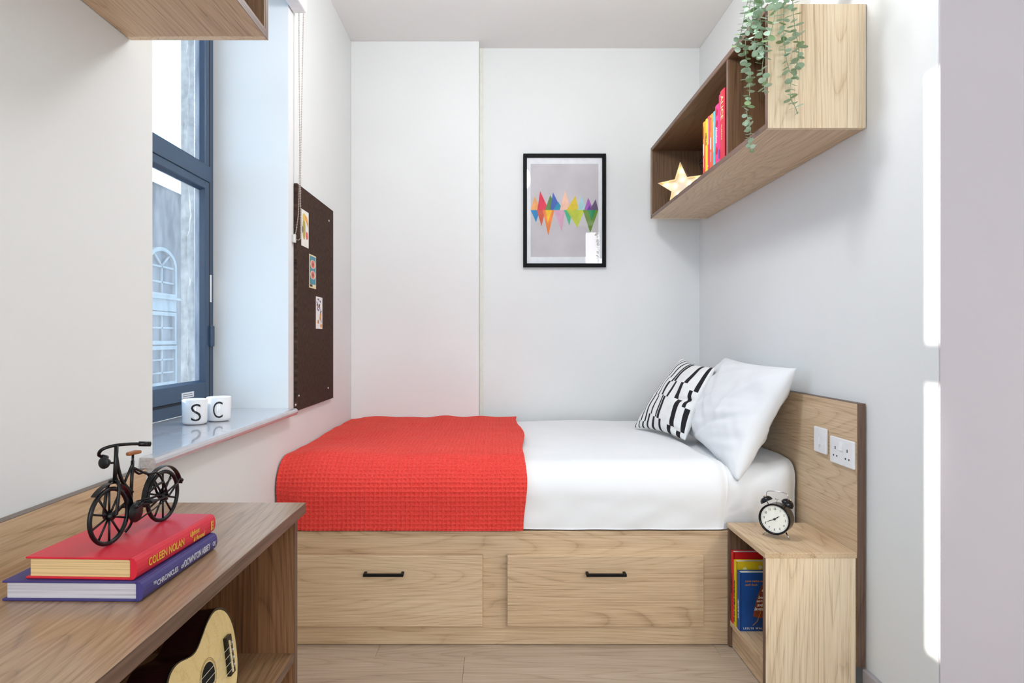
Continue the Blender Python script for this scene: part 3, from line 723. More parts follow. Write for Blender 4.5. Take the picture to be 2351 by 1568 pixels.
sb = [('orange and red paperback at the far end of the shelf book row', 2.733, 2.701, 0.220, 0.135, orange_g),
      ('narrow yellow paperback in the shelf book row', 2.700, 2.673, 0.222, 0.135, yel),
      ('rose red paperback beside the narrow yellow one', 2.672, 2.647, 0.224, 0.135, rose),
      ('amber paperback fading to red beside the turquoise book', 2.646, 2.605, 0.220, 0.135, orange2),
      ('thin turquoise book in the shelf book row', 2.604, 2.581, 0.220, 0.14, turq),
      ('hot pink book with red drops on the spine', 2.580, 2.535, 0.234, 0.15, pink),
      ('very thin tall pink book with blue spine tag', 2.534, 2.5225, 0.262, 0.16, pink2),
      ('tall red hardback lettered ALICE next to the shelf divider', 2.522, 2.469, 0.270, 0.17, redp)]
B = []
for (lab, y1, y0, h, w, m) in sb:
    B.append((upright_book('paperback_book' if 'hardback' not in lab else 'hardback_book', lab, XS, y0, y1, SZ, h, w, m, G1, 'hardback' in lab), (y0 + y1) / 2, h))
vtext(B[7][0], 'ALICE', 0.040, XS, B[7][1], SZ + 0.250, pale_gold, sx=0.9)
vtext(B[7][0], 'SUSAN', 0.012, XS, B[7][1] + 0.004, SZ + 0.140, pale_gold, sx=1.6)
vtext(B[5][0], 'Absolute', 0.028, XS, B[5][1], SZ + 0.150, wt_m, shear=0.35, sx=0.62)
vtext(B[1][0], 'HELLO', 0.017, XS, B[1][1], SZ + 0.165, bk_m)
def bar(bi, dy, z0, z1, w, m): box('spine_print', XS - 0.0007, XS - 0.0002, B[bi][1] + dy - w / 2, B[bi][1] + dy + w / 2, SZ + z0, SZ + z1, m, B[bi][0], 0)
for bi in (0, 3):
    bar(bi, 0.002, 0.080, 0.128, 0.010, wt_m); bar(bi, 0, 0.150, 0.200, 0.0035, dred); bar(bi, 0, 0.030, 0.070, 0.003, wt_m)
bar(2, 0, 0.110, 0.212, 0.004, wt_m); bar(2, 0, 0.020, 0.024, 0.006, wt_m); bar(4, 0, 0.06, 0.18, 0.003, wt_m)
Msp = frame((XS - 0.0003, 0, 0), (0, -1, 0), (0, 0, 1))
for zz in (0.205, 0.160, 0.055):
    data('red_drop', [(XS - 0.0006, B[5][1] + p[0], SZ + p[1]) for p in ell(0, zz, 0.011, 0.015, 12, 0.3)][::-1], [tuple(range(12))], dred, B[5][0])
data('red_drop', [(XS - 0.0006, B[3][1] + p[0], SZ + p[1]) for p in ell(0, 0.203, 0.006, 0.005, 10)][::-1], [tuple(range(10))], dred, B[3][0])
box('spine_tag', XS - 0.0008, XS - 0.0002, B[6][1] - 0.005, B[6][1] + 0.005, SZ + 0.016, SZ + 0.052, bluetag, B[6][0], 0)

XN = 0.8445; NSZ = 0.0985; G2 = 'books standing in the nightstand'
navy_cov = pmat('blue_printed_cover', rgb(16, 74, 146), 0.4, var=0.25, nscale=9); yel2 = pmat('mustard_cover', rgb(232, 200, 20), 0.4, var=0.05)
n1 = upright_book('hardback_book', 'tall red hardback standing at the back of the nightstand', XN, 2.342, 2.369, NSZ, 0.256, 0.175, pmat('red_dust_jacket', rgb(206, 14, 26), 0.35), G2, True)
n2 = upright_book('hardback_book', 'yellow spotted hardback between the red and blue books', XN, 2.314, 2.340, NSZ, 0.232, 0.155, yel2, G2, True)
n3 = upright_book('hardback_book', 'blue book with a feather on its cover in the nightstand', XN + 0.002, 2.282, 2.311, NSZ, 0.204, 0.135, navy_cov, G2, True)
vtext(n1, 'NO MERCY', 0.014, XN, 2.3555, NSZ + 0.105, bk_m, False)
vtext(n2, 'We Are All Made of Molecules', 0.014, XN, 2.327, NSZ + 0.012, bk_m, False, 0.2, sx=0.85)
vtext(n3, 'ava lavender', 0.013, XN + 0.002, 2.2965, NSZ + 0.04, wt_m, False, 0.3)
cov = lambda y: frame((XN + 0.002, y, NSZ), (1, 0, 0), (0, 0, 1))
spot = pmat('pale_spot_print', rgb(248, 238, 170), 0.5)
for (px, pz) in ((0.030, 0.205), (0.085, 0.212)): poly('spot', ell(px, pz, 0.007, 0.007, 14), cov(2.3143), spot, n2)
for pz in (0.02, 0.065, 0.11, 0.155): poly('spot', ell(0.012, pz, 0.009, 0.013, 14), cov(2.3143), spot, n2)
poly('figure', [(0.060, 0.206), (0.068, 0.190), (0.092, 0.186), (0.097, 0.200), (0.100, 0.182), (0.064, 0.182)], cov(2.3143), spot, n2)
feather = pmat('rust_feather_print', rgb(140, 66, 36), 0.5, var=0.3, nscale=150); ofo = pmat('orange_foil_print', rgb(214, 136, 40), 0.45)
Mc = cov(2.2823)
poly('feather', [(0.046, 0.052), (0.072, 0.044), (0.100, 0.060), (0.112, 0.110), (0.106, 0.160), (0.092, 0.180), (0.076, 0.160), (0.058, 0.110)], Mc, feather, n3)
tube('feather_quill', [Mc @ Vector(p) for p in ((0.046, 0.020, 0.0006), (0.062, 0.036, 0.0006), (0.074, 0.070, 0.0006), (0.086, 0.130, 0.0006))], 0.0009, ofo, n3, 5)
for i, (s, sz, x, z) in enumerate((('the', 0.010, 0.088, 0.157), ('strange', 0.0145, 0.076, 0.139), ('and', 0.010, 0.080, 0.128), ('beautiful', 0.0150, 0.064, 0.114), ('sorrows of', 0.0130, 0.058, 0.102), ('ava', 0.0165, 0.060, 0.087), ('lavender', 0.0165, 0.050, 0.073))):
    text('cover_lettering', s, sz, Mc @ Vector((x, z, 0)), (1, 0, 0), (0, 0, 1), wt_m, n3, shear=0.25, sx=0.9, lift=0.0012)
text('cover_lettering', 'Love makes us', 0.0105, Mc @ Vector((0.018, 0.172, 0)), (1, 0, 0), (0, 0, 1), ofo, n3, shear=0.35, lift=0.0009)
text('cover_lettering', 'such fools', 0.0105, Mc @ Vector((0.018, 0.159, 0)), (1, 0, 0), (0, 0, 1), ofo, n3, shear=0.35, lift=0.0009)
text('cover_lettering', 'LESLYE WALTON', 0.0095, Mc @ Vector((0.012, 0.007, 0)), (1, 0, 0), (0, 0, 1), wt_m, n3, space=1.35, lift=0.0009)

# ------------------------------------------------------------------ wall shelves
def wall_shelf(name, label, xw, xf, y0, y1, z0, z1, dividers, sgn):
    """xw wall side, xf open front; open face towards the room"""
    t = thing(name, label, 'shelf', ((xw + xf) / 2, (y0 + y1) / 2, z0))
    a, b_ = min(xw, xf), max(xw, xf); th = 0.018
    box('end_panel', a, b_, y0, y0 + th, z0, z1, oakZ, t, 0.0008); box('end_panel', a, b_, y1 - th, y1, z0, z1, oakZ, t, 0.0008)
    for yy in (y0 + th, y1 - th - 0.001): box('inner_face', a + 0.002, b_ - 0.002, yy, yy + 0.001, z0 + th, z1 - th, innZ, t, 0)
    box('inner_face', a + 0.002, b_ - 0.002, y0 + th, y1 - th, z1 - th - 0.001, z1 - th, innY, t, 0)
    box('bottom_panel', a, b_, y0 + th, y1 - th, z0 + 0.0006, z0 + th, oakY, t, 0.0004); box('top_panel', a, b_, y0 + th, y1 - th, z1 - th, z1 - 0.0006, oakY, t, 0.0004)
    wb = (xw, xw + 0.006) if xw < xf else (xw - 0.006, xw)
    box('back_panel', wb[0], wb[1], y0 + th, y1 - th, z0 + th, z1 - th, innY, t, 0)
    for d in dividers: box('divider', a + 0.007 if xw < xf else a + 0.003, b_ - 0.003 if xw < xf else b_ - 0.007, d, d + th, z0 + th, z1 - th, innZ, t, 0.0004)
    f0, f1 = (xf, xf + 0.001) if xf > xw else (xf - 0.001, xf)
    for yy in (y0, y1 - th): box('edge_band', f0, f1, yy, yy + th, z0, z1, edgeZ, t, 0)
    for zz in (z0, z1 - th): box('edge_band', f0, f1, y0 + th, y1 - th, zz, zz + th, edgeY, t, 0)
    for d in dividers: box('edge_band', f0 + (0.003 if xf < xw else -0.003), f1 + (0.003 if xf < xw else -0.003), d, d + th, z0 + th, z1 - th, edgeZ, t, 0)
    return t
wall_shelf('wall_shelf', 'long open oak wall shelf above the bed holding books and a star', XR - 0.002, 0.849, YN, 3.615, 1.782, 2.172, [2.410], 1)
wall_shelf('wall_shelf', 'oak wall shelf above the desk beside the window', XL + 0.002, -0.513, 0.10, 1.460, 1.787, 2.177, [0.78], -1)

# ------------------------------------------------------------------ star lamp and wire ornament
st = thing('star_lamp', 'warm white marquee star lamp glowing on the wall shelf', 'lamp', (0.96, 3.42, 1.80))
cream = pmat('cream_star_shell', rgb(240, 224, 184), 0.5)
face_m = pmat('star_face', rgb(236, 224, 204), 0.55)
bulb_m = pmat('lit_bulb', (1, 0.9, 0.7, 1), 0.3, emit=(1.0, 0.80, 0.48, 1), estr=9.0)
yaw = R(-32)
Ms = Matrix.Translation((0.963, 3.40, 1.9075)) @ Matrix.Rotation(yaw, 4, 'Z') @ frame((0, 0, 0), (1, 0, 0), (0, 0, 1)) @ Matrix.Rotation(R(3), 4, 'Z')
RO, RI = 0.130, 0.055
sp5 = []
for k in range(10):
    a = math.pi / 2 + 2 * math.pi * k / 10; r = RO if k % 2 == 0 else RI; sp5.append((r * math.cos(a), r * math.sin(a)))
def star_shell():
    bm = bmesh.new(); n_ = 10; k = 0.955
    o0 = [bm.verts.new(Ms @ Vector((x, y, 0.020))) for x, y in sp5]; o1 = [bm.verts.new(Ms @ Vector((x, y, -0.025))) for x, y in sp5]
    i0 = [bm.verts.new(Ms @ Vector((x * k, y * k, 0.020))) for x, y in sp5]; i1 = [bm.verts.new(Ms @ Vector((x * k, y * k, -0.002))) for x, y in sp5]
    for i in range(n_):
        j = (i + 1) % n_
        bm.faces.new((o1[i], o1[j], o0[j], o0[i])); bm.faces.new((o0[i], o0[j], i0[j], i0[i])); bm.faces.new((i0[i], i0[j], i1[j], i1[i]))
    bm.faces.new(o1[::-1])
    return from_bm('shell', bm, cream, st)
star_shell()
data('face', [Ms @ Vector((x * 0.955, y * 0.955, -0.0015)) for x, y in sp5], [tuple(range(10))], face_m, st)
for k in range(5):
    a = math.pi / 2 + 2 * math.pi * k / 5
    for r in (0.086, 0.040):
        bm = bmesh.new(); bmesh.ops.create_uvsphere(bm, u_segments=10, v_segments=8, radius=0.0062)
        bm.transform(Matrix.Translation(Ms @ Vector((r * math.cos(a), r * math.sin(a), 0.004)))); from_bm('bulb', bm, bulb_m, st, True)
wo = thing('wire_ornament', 'black wire geometric ornament behind the shelf books', 'ornament', (0.955, 2.83, SZ))
phi = (1 + 5 ** 0.5) / 2
top = [(0.062 * math.cos(2*math.pi*k/5), 0.062 * math.sin(2*math.pi*k/5), 0.085) for k in range(5)]
bot = [(0.040 * math.cos(2*math.pi*(k+.5)/5), 0.040 * math.sin(2*math.pi*(k+.5)/5), 0.002) for k in range(5)]
apx = [(0.035 * math.cos(2*math.pi*(k+.5)/5), 0.035 * math.sin(2*math.pi*(k+.5)/5), 0.140) for k in range(5)]
c0 = Vector((0.930, 2.815, SZ))
for k in range(5):
    for a, b_ in ((top[k], bot[k]), (top[k], bot[k-1]), (bot[k], bot[k-1]), (top[k], apx[k]), (top[k], apx[k-1]), (apx[k], apx[k-1]), (top[k], top[k-1])):
        tube('wire', [c0 + Vector(a), c0 + Vector(b_)], 0.0014, black_m, wo, 5)

# ------------------------------------------------------------------ trailing plant on the shelf
leaf_ms = [pmat('sage_leaf_a', rgb(170, 196, 168), 0.5, var=0.12, nscale=60), pmat('sage_leaf_b', rgb(192, 214, 192), 0.5, var=0.12, nscale=60), pmat('sage_leaf_c', rgb(142, 168, 122), 0.5, var=0.12, nscale=60)]
stem_m = pmat('pale_green_stem', rgb(140, 160, 128), 0.6)
plant = thing('trailing_plant', 'trailing eucalyptus plant hanging over the end of the wall shelf', 'plant', (0.99, 2.2, 2.172))
pot_m = pmat('white_glazed_pot', rgb(228, 226, 220), 0.3)
lathe('pot', [(0.045, 0.0), (0.052, 0.004), (0.062, 0.11), (0.057, 0.11), (0.048, 0.015), (0.0001, 0.015)], Matrix.Translation((0.99, 2.2, 2.1725)), pot_m, plant, 28)
lathe('soil', [(0.0001, 0.0), (0.056, 0.0)], Matrix.Translation((0.99, 2.2, 2.272)), pmat('soil', rgb(60, 46, 36), 0.95), plant, 20, False)
def leaf_mesh(m):
    verts = [(0, 0, 0)]; n_ = 10
    for k in range(n_):
        a = 2 * math.pi * k / n_; x = 0.5 - 0.5 * math.cos(a); y = 0.42 * math.sin(a) * (1 - 0.12 * math.cos(a)); verts.append((x, y, 0.16 * y * y + 0.10 * (x - .5) ** 2))
    verts.append((0.5, 0, -0.02)); c = n_ + 1
    faces = [(c, 1 + k, 1 + (k + 1) % n_) for k in range(n_)]
    me = bpy.data.meshes.new('leaf'); me.from_pydata(verts[:], [], faces); me.materials.append(m); me.shade_smooth(); return me
leaf_me = [leaf_mesh(m) for m in leaf_ms]
SC = 4.239
def zp(x, y): return (1650 + x / SC, y / SC)
strands = [
 ('X', 0.826, [(335, -60), (300, 60), (285, 220), (263, 400), (266, 560), (290, 720), (302, 860), (296, 960), (275, 1060), (285, 1170), (312, 1270), (306, 1380), (328, 1470)], 1.0),
 ('X', 0.816, [(395, -60), (390, 80), (380, 230), (352, 360), (352, 470), (392, 545)], 1.0),
 ('X', 0.830, [(440, -60), (420, 60), (405, 200), (420, 330), (430, 430), (410, 520)], 1.0),
 ('X', 0.800, [(350, -60), (345, 60), (330, 180), (300, 290), (285, 330)], 1.0),
 ('X', 0.806, [(300, -50), (255, 140), (222, 300), (190, 400), (150, 475)], 0.85),
 ('X', 0.830, [(510, -60), (535, 60), (540, 180), (502, 330), (462, 430), (430, 600), (425, 700), (440, 810), (452, 925)], 1.0),
 ('Y', 2.024, [(640, -60), (632, 100), (628, 250), (635, 400), (655, 560), (680, 660), (690, 700)], 1.0),
 ('Y', 2.016, [(712, -60), (728, 130), (745, 300), (778, 450), (770, 590), (735, 720), (698, 820), (700, 950), (745, 1040), (768, 1110)], 1.05)]
rl = random.Random(5); nleaf = 0
for si, (mode, val, pts, lsz) in enumerate(strands):
    P3 = [PX(*zp(x, y), val) if mode == 'X' else P(*zp(x, y), val) for x, y in pts]
    hd = [Vector((0.985, 2.2, 2.275)), Vector((0.955, 2.17, 2.325)), P3[0] + Vector((0.02 if mode == 'X' else 0, 0.0 if mode == 'X' else 0.02, 0.03))]
    path = smooth_path(hd + P3, 6)
    stem = tube('stem', path, 0.0011, stem_m, plant, 5)
    # walk
    acc = 0.0; step = 0.0182; ph = rl.random() * 3; seen = 0; total = sum((b_ - a).length for a, b_ in zip(path, path[1:])); run = 0.0
    start_z = 2.40
    for a, b_ in zip(path[10:], path[11:]):
        L = (b_ - a).length
        while acc < L:
            p = a.lerp(b_, acc / L); t = (b_ - a).normalized(); frac = min(run / total, 1)
            side = t.orthogonal().normalized(); bb = t.cross(side)
            for s in ((0, 1) if p.z < 2.215 else ()):
                ang = ph + math.pi * s + rl.uniform(-0.35, 0.35)
                d = (side * math.cos(ang) + bb * math.sin(ang)).normalized()
                d = (d * 1.0 + t * rl.uniform(-0.25, 0.45)).normalized()
                w = d.cross(t).normalized(); nn = w.cross(d).normalized()
                tw = rl.uniform(-0.6, 0.6); w2 = w * math.cos(tw) + nn * math.sin(tw); n2_ = d.cross(w2)
                size = lsz * (0.0285 - 0.010 * frac) * rl.uniform(0.75, 1.2)
                # keep leaves out of the shelf panels
                tip = p + d * size
                if mode == 'X' and tip.x > 0.846 and tip.y > 2.045: d.x = -abs(d.x); d.normalize(); w2 = d.cross(t).normalized(); n2_ = d.cross(w2)
                if mode == 'Y' and tip.y > 2.048: d.y = -abs(d.y); d.normalize(); w2 = d.cross(t).normalized(); n2_ = d.cross(w2)
                M = Matrix((d, w2, n2_)).transposed().to_4x4() @ Matrix.Diagonal((size, size, size, 1)); M.translation = p
                o = bpy.data.objects.new('leaf', leaf_me[rl.choice((0, 0, 1, 1, 2))]); COL.objects.link(o)
                o.matrix_basis = M; attach(o, stem); nleaf += 1
            ph += math.pi / 2 + rl.uniform(-0.3, 0.3); acc += step * rl.uniform(0.8, 1.15) * (1 - 0.2 * frac)
            run += step
        acc -= L

# ------------------------------------------------------------------ picture on the back wall
pic = thing('framed_picture', 'black framed print of colourful triangles on the back wall', 'picture', (0.384, YB, 1.53))
px0, px1, pz0, pz1 = 0.1475, 0.620, 1.5285, 2.176
fb = 0.021
bm = bmesh.new()
for a in ((px0, px0 + fb, pz0, pz1), (px1 - fb, px1, pz0, pz1), (px0 + fb, px1 - fb, pz0, pz0 + fb), (px0 + fb, px1 - fb, pz1 - fb, pz1)):
    bm_box(bm, a[0], a[1], YB - 0.024, YB - 0.001, a[2], a[3], 0.0015)
from_bm('frame', bm, pmat('black_frame_paint', rgb(8, 8, 9), 0.55, spec=0.15), pic)
box('mount', px0 + fb, px1 - fb, YB - 0.010, YB - 0.008, pz0 + fb, pz1 - fb, pmat('white_mount_card', rgb(236, 236, 238), 0.8), pic, 0)
ax0, ax1, az0, az1 = 0.190, 0.578, 1.588, 2.120
box('print', ax0, ax1, YB - 0.0105, YB - 0.010, az0, az1, pmat('grey_washed_print', rgb(206, 200, 202), 0.8, var=0.06, nscale=9), pic, 0)
Mp = frame((ax0, YB - 0.0106, az0), (1, 0, 0), (0, 0, 1)); mid = 0.268
AW = ax1 - ax0
tri = [  # base x0, base x1, tip x, tip height (fractions of print width), colour
 (0.00, 0.15, 0.06, 0.20, (240, 176, 112)), (0.10, 0.27, 0.14, 0.28, (228, 62, 92)), (0.21, 0.40, 0.29, 0.22, (104, 146, 80)), (0.29, 0.46, 0.33, 0.26, (76, 108, 186)), (0.33, 0.48, 0.41, 0.12, (40, 160, 190)),
 (0.43, 0.59, 0.51, 0.30, (242, 200, 178)), (0.53, 0.71, 0.66, 0.21, (226, 200, 56)), (0.69, 0.82, 0.75, 0.22, (178, 218, 220)), (0.79, 0.93, 0.85, 0.18, (176, 104, 190)), (0.87, 1.00, 0.96, 0.16, (104, 84, 116)), (0.83, 0.90, 0.87, 0.07, (116, 60, 160)),
 (0.00, 0.14, 0.08, -0.18, (48, 142, 196)), (0.09, 0.22, 0.16, -0.24, (222, 98, 70)), (0.18, 0.35, 0.26, -0.38, (240, 142, 70)), (0.22, 0.32, 0.25, -0.20, (240, 196, 44)), (0.34, 0.51, 0.46, -0.32, (214, 168, 190)), (0.49, 0.62, 0.57, -0.23, (80, 190, 146)),
 (0.53, 0.79, 0.69, -0.26, (198, 206, 66)), (0.77, 1.00, 0.88, -0.34, (112, 146, 50)), (0.84, 0.96, 0.90, -0.16, (36, 146, 92))]
for i, (a, b_, t_, h, c) in enumerate(tri):
    pts = [(a * AW, mid), (b_ * AW, mid), (t_ * AW, mid + h * AW)]
    if h < 0: pts = pts[::-1]
    poly('printed_triangle', pts, Mp, pmat('ink_%02d' % i, rgb(*c), 0.8, var=0.12, nscale=25), pic, lift=0.0001 + 0.00004 * i)
gm2, gn2, gl2, gb2 = new_mat('picture_glass'); gn2.remove(gb2)
t2 = gn2.new('ShaderNodeBsdfTransparent'); g2 = gn2.new('ShaderNodeBsdfGlossy'); g2.inputs['Roughness'].default_value = 0.01
fr2 = gn2.new('ShaderNodeFresnel'); fr2.inputs[0].default_value = 1.45
x2 = gn2.new('ShaderNodeMixShader'); gl2.new(fr2.outputs[0], x2.inputs[0]); gl2.new(t2.outputs[0], x2.inputs[1]); gl2.new(g2.outputs[0], x2.inputs[2]); gl2.new(x2.outputs[0], gn2['Material Output'].inputs[0])
data('glass', [(px0 + fb, YB - 0.014, pz0 + fb), (px1 - fb, YB - 0.014, pz0 + fb), (px1 - fb, YB - 0.014, pz1 - fb), (px0 + fb, YB - 0.014, pz1 - fb)], [(0, 1, 2, 3)], gm2, pic)

# ------------------------------------------------------------------ pinboard and postcards
fm, fn, fll, fb_ = new_mat('brown_woven_fabric')
tcf = fn.new('ShaderNodeTexCoord'); mpf = fn.new('ShaderNodeMapping'); mpf.inputs['Scale'].default_value = (1, 620, 60); fll.new(tcf.outputs['Object'], mpf.inputs[0])
nf = fn.new('ShaderNodeTexNoise'); nf.inputs['Scale'].default_value = 1; nf.inputs['Detail'].default_value = 3; fll.new(mpf.outputs[0], nf.inputs['Vector'])
rpf = fn.new('ShaderNodeValToRGB'); rpf.color_ramp.elements[0].position = 0.3; rpf.color_ramp.elements[1].position = 0.75; rpf.color_ramp.elements[0].color = rgb(44, 32, 28); rpf.color_ramp.elements[1].color = rgb(94, 74, 64)
fll.new(nf.outputs['Fac'], rpf.inputs[0]); fll.new(rpf.outputs[0], fb_.inputs['Base Color']); fb_.inputs['Roughness'].default_value = 0.95; fb_.inputs['Specular IOR Level'].default_value = 0.1
pb = thing('pinboard', 'tall dark brown fabric pinboard on the wall beside the window', 'pinboard', (XL, 2.93, 0.83))
XPB = XL + 0.016
box('board', XL + 0.001, XPB, 2.632, 3.208, 0.829, 1.747, fm, pb, 0.002)
for (u, v) in ((755, 507), (753, 891), (686, 909), (679, 930)):
    c = PX(u, v, XPB)
    bm = bmesh.new(); bmesh.ops.create_uvsphere(bm, u_segments=10, v_segments=6, radius=0.006); bm.transform(Matrix.Translation(c) @ Matrix.Diagonal((0.5, 1, 1, 1))); from_bm('stud', bm, chrome, pb, True)
def card(label, u0, u1, v0, v1, c, draw):
    a, b_ = PX(u0, v0, XPB + 0.001), PX(u1, v0, XPB + 0.001); y0, y1 = a.y, b_.y
    ym = (y0 + y1) / 2; z1 = EYE - (v0 + 6 - CV) * ym / F; z0 = EYE - (v1 - 5 - CV) * ym / F
    t = thing('postcard', label, 'postcard', (XPB, ym, z0), 'postcards pinned to the board')
    box('card', XPB + 0.0003, XPB + 0.0012, y0, y1, z0, z1, pmat('card_' + label.split()[0], c, 0.6), t, 0)
    draw(t, frame((XPB + 0.0013, y0, z0), (0, 1, 0), (0, 0, 1)), y1 - y0, z1 - z0)
def cm(*c): return pmat('card_ink', rgb(*c), 0.6)
def d1(t, M, w, h):
    poly('bird_body', ell(0.34*w, 0.48*h, 0.20*w, 0.30*h, 20), M, cm(178, 164, 70), t)
    poly('bird_wing', ell(0.16*w, 0.45*h, 0.10*w, 0.10*h, 14), M, cm(130, 100, 100), t, 0.0005)
    poly('bird_head', ell(0.36*w, 0.80*h, 0.20*w, 0.11*h, 16), M, cm(228, 198, 96), t, 0.0006)
    poly('beak', [(0.46*w, 0.88*h), (0.70*w, 0.86*h), (0.88*w, 0.74*h), (0.94*w, 0.58*h), (0.76*w, 0.66*h), (0.52*w, 0.76*h)], M, cm(238, 156, 64), t, 0.0007)
    poly('red_fruit', ell(0.74*w, 0.33*h, 0.16*w, 0.11*h, 14), M, cm(230, 92, 88), t)
def d2(t, M, w, h):
    poly('blue_field', [(0.07*w, 0.12*h), (0.93*w, 0.12*h), (0.93*w, 0.96*h), (0.07*w, 0.96*h)], M, cm(72, 142, 162), t)
    for zc in (0.72, 0.40):
        poly('cream_lens', [(0.12*w, zc*h)] + [(0.5*w + 0.38*w*math.cos(a), zc*h + 0.13*h*math.sin(a)) for a in [math.pi*0.82 - k*math.pi*0.64/5 for k in range(6)]] + [(0.88*w, zc*h)] + [(0.5*w + 0.38*w*math.cos(a), zc*h - 0.13*h*math.sin(a)) for a in [math.pi*0.18 + k*math.pi*0.64/5 for k in range(6)]], M, cm(240, 216, 172), t, 0.0005)
        poly('red_disc', ell(0.5*w, zc*h, 0.26*w, 0.115*h, 18), M, cm(224, 106, 100), t, 0.0007)
        poly('dark_pupil', ell(0.5*w, zc*h, 0.10*w, 0.05*h, 12), M, cm(110, 80, 84), t, 0.0009)
    text('caption', 'bauhaus', 0.020, M @ Vector((0.08*w, 0.045*h, 0)), (0, 1, 0), (0, 0, 1), cm(60, 60, 60), t, sx=0.6)
def d3(t, M, w, h):
    rr_ = random.Random(3)
    for (x, z) in ((0.30, 0.70), (0.72, 0.44), (0.30, 0.22), (0.80, 0.10), (0.66, 0.34)):
        poly('orange_fruit', ell(x*w, z*h, 0.15*w, 0.062*h, 14), M, cm(236, 170, 80), t, 0.0004)
    for k in range(13):
        x, z = rr_.uniform(0.14, 0.86), rr_.uniform(0.2, 0.92)
        poly('blue_leaf', ell(x*w, z*h, 0.12*w, 0.03*h, 8, rr_.uniform(-1.2, 1.2)), M, cm(96, 96, 158), t, 0.0006)
card('white postcard of a toucan with a large orange beak', 692, 708.5, 478, 572, rgb(236, 234, 226), d1)
card('teal postcard with two red eye shapes', 710, 725.5, 580, 667, rgb(232, 216, 172), d2)
card('white postcard with blue leaves and oranges', 725.5, 740, 676, 760, rgb(240, 238, 234), d3)

# ------------------------------------------------------------------ roller blind with bead chain
bl = thing('roller_blind', 'white roller blind cassette with hanging metal bead chain by the window', 'blind', (XL, 2.1, 2.42))
box('cassette', XL + 0.001, XL + 0.058, 1.50, 2.625, 2.425, 2.505, whitepl, bl, 0.008, 3)
bm = bmesh.new()
Lp = [P(686.5, 0, 2.62) + Vector((0, 0, 0.03)), P(686.5, 120, 2.62), P(688, 330, 2.62), P(686, 470, 2.62), P(682, 515, 2.62), P(679, 534, 2.62), P(676, 545, 2.62), P(680, 550, 2.62), P(685, 551, 2.62), P(690, 547, 2.62), P(690.5, 538, 2.62), P(690, 440, 2.62), P(691, 330, 2.62), P(695, 120, 2.62), P(697.5, 0, 2.62) + Vector((0, 0, 0.03))]
pts = smooth_path(Lp, 30); acc = 0.0; nb = 0
for a, b_ in zip(pts, pts[1:]):
    L = (b_ - a).length
    while acc < L:
        c = a.lerp(b_, acc / L) if L > 0 else a
        bmesh.ops.create_icosphere(bm, subdivisions=1, radius=0.0026, matrix=Matrix.Translation(c)); nb += 1; acc += 0.0066
    acc -= L
bead_m = pmat('steel_beads', rgb(196, 184, 176), 0.3, metal=0.85)
from_bm('bead_chain', bm, bead_m, bl, True)
tube('chain_cord', pts, 0.0008, bead_m, bl, 4)
c = P(676, 545, 2.62); bm = bmesh.new(); bm_box(bm, XL + 0.0005, XL + 0.014, c.y - 0.012, c.y + 0.006, c.z - 0.022, c.z + 0.012, 0.003, 2)
from_bm('chain_clip', bm, pmat('clear_clip', rgb(214, 212, 208), 0.15), bl)

# ------------------------------------------------------------------ cups on the sill
china = pmat('white_porcelain', rgb(240, 240, 242), 0.12, var=0.01, coat=0.3)
ink = pmat('black_enamel_letter', rgb(14, 13, 24), 0.3)
def cup(letter, cx, cy, ang, label):
    t = thing('cup', label, 'cup', (cx, cy, WB), 'lettered cups on the window sill'); M = Matrix.Translation((cx, cy, WB + 0.0003)); r = 0.0385
    lathe('body', [(0.0001, 0.001), (0.027, 0.0), (0.030, 0.001), (0.0355, 0.004), (0.0372, 0.010), (r, 0.079), (r - 0.001, 0.080), (r - 0.0022, 0.079), (0.0345, 0.012), (0.0001, 0.008)], M, china, t, 40)
    me = text_verts(letter, 0.066, 0, 0.0003, 'CENTER', 1.0, -0.008)
    xs = [v.co.x for v in me.vertices]; ys = [v.co.y for v in me.vertices]; mx = (min(xs) + max(xs)) / 2; my = min(ys); hh = max(ys) - my; ww = max(xs) - min(xs)
    bm = bmesh.new(); bm.from_mesh(me); bmesh.ops.subdivide_edges(bm, edges=[e for e in bm.edges if e.calc_length() > 0.004], cuts=2)
    for v in bm.verts:
        x = (v.co.x - mx) / ww * 0.030; z = (v.co.y - my) / hh * 0.054; th = ang + x / r
        zz = 0.013 + z; rad = 0.0372 + (r - 0.0372) * (zz - 0.010) / 0.069 + 0.0003 + v.co.z
        v.co = M @ Vector((rad * math.cos(th), rad * math.sin(th), zz))
    me2 = bpy.data.meshes.new('letter'); bm.to_mesh(me2); bm.free(); bpy.data.meshes.remove(me)
    me2.materials.clear(); obj('letter', me2, ink, t)
cup('S', -0.968, 2.09, math.atan2(-2.09, 0.968) + 0.10, 'white porcelain cup with a black letter S on the sill')
cup('C', -0.927, 2.174, math.atan2(-2.174, 0.927) - 0.08, 'white porcelain cup with a black letter C on the sill')

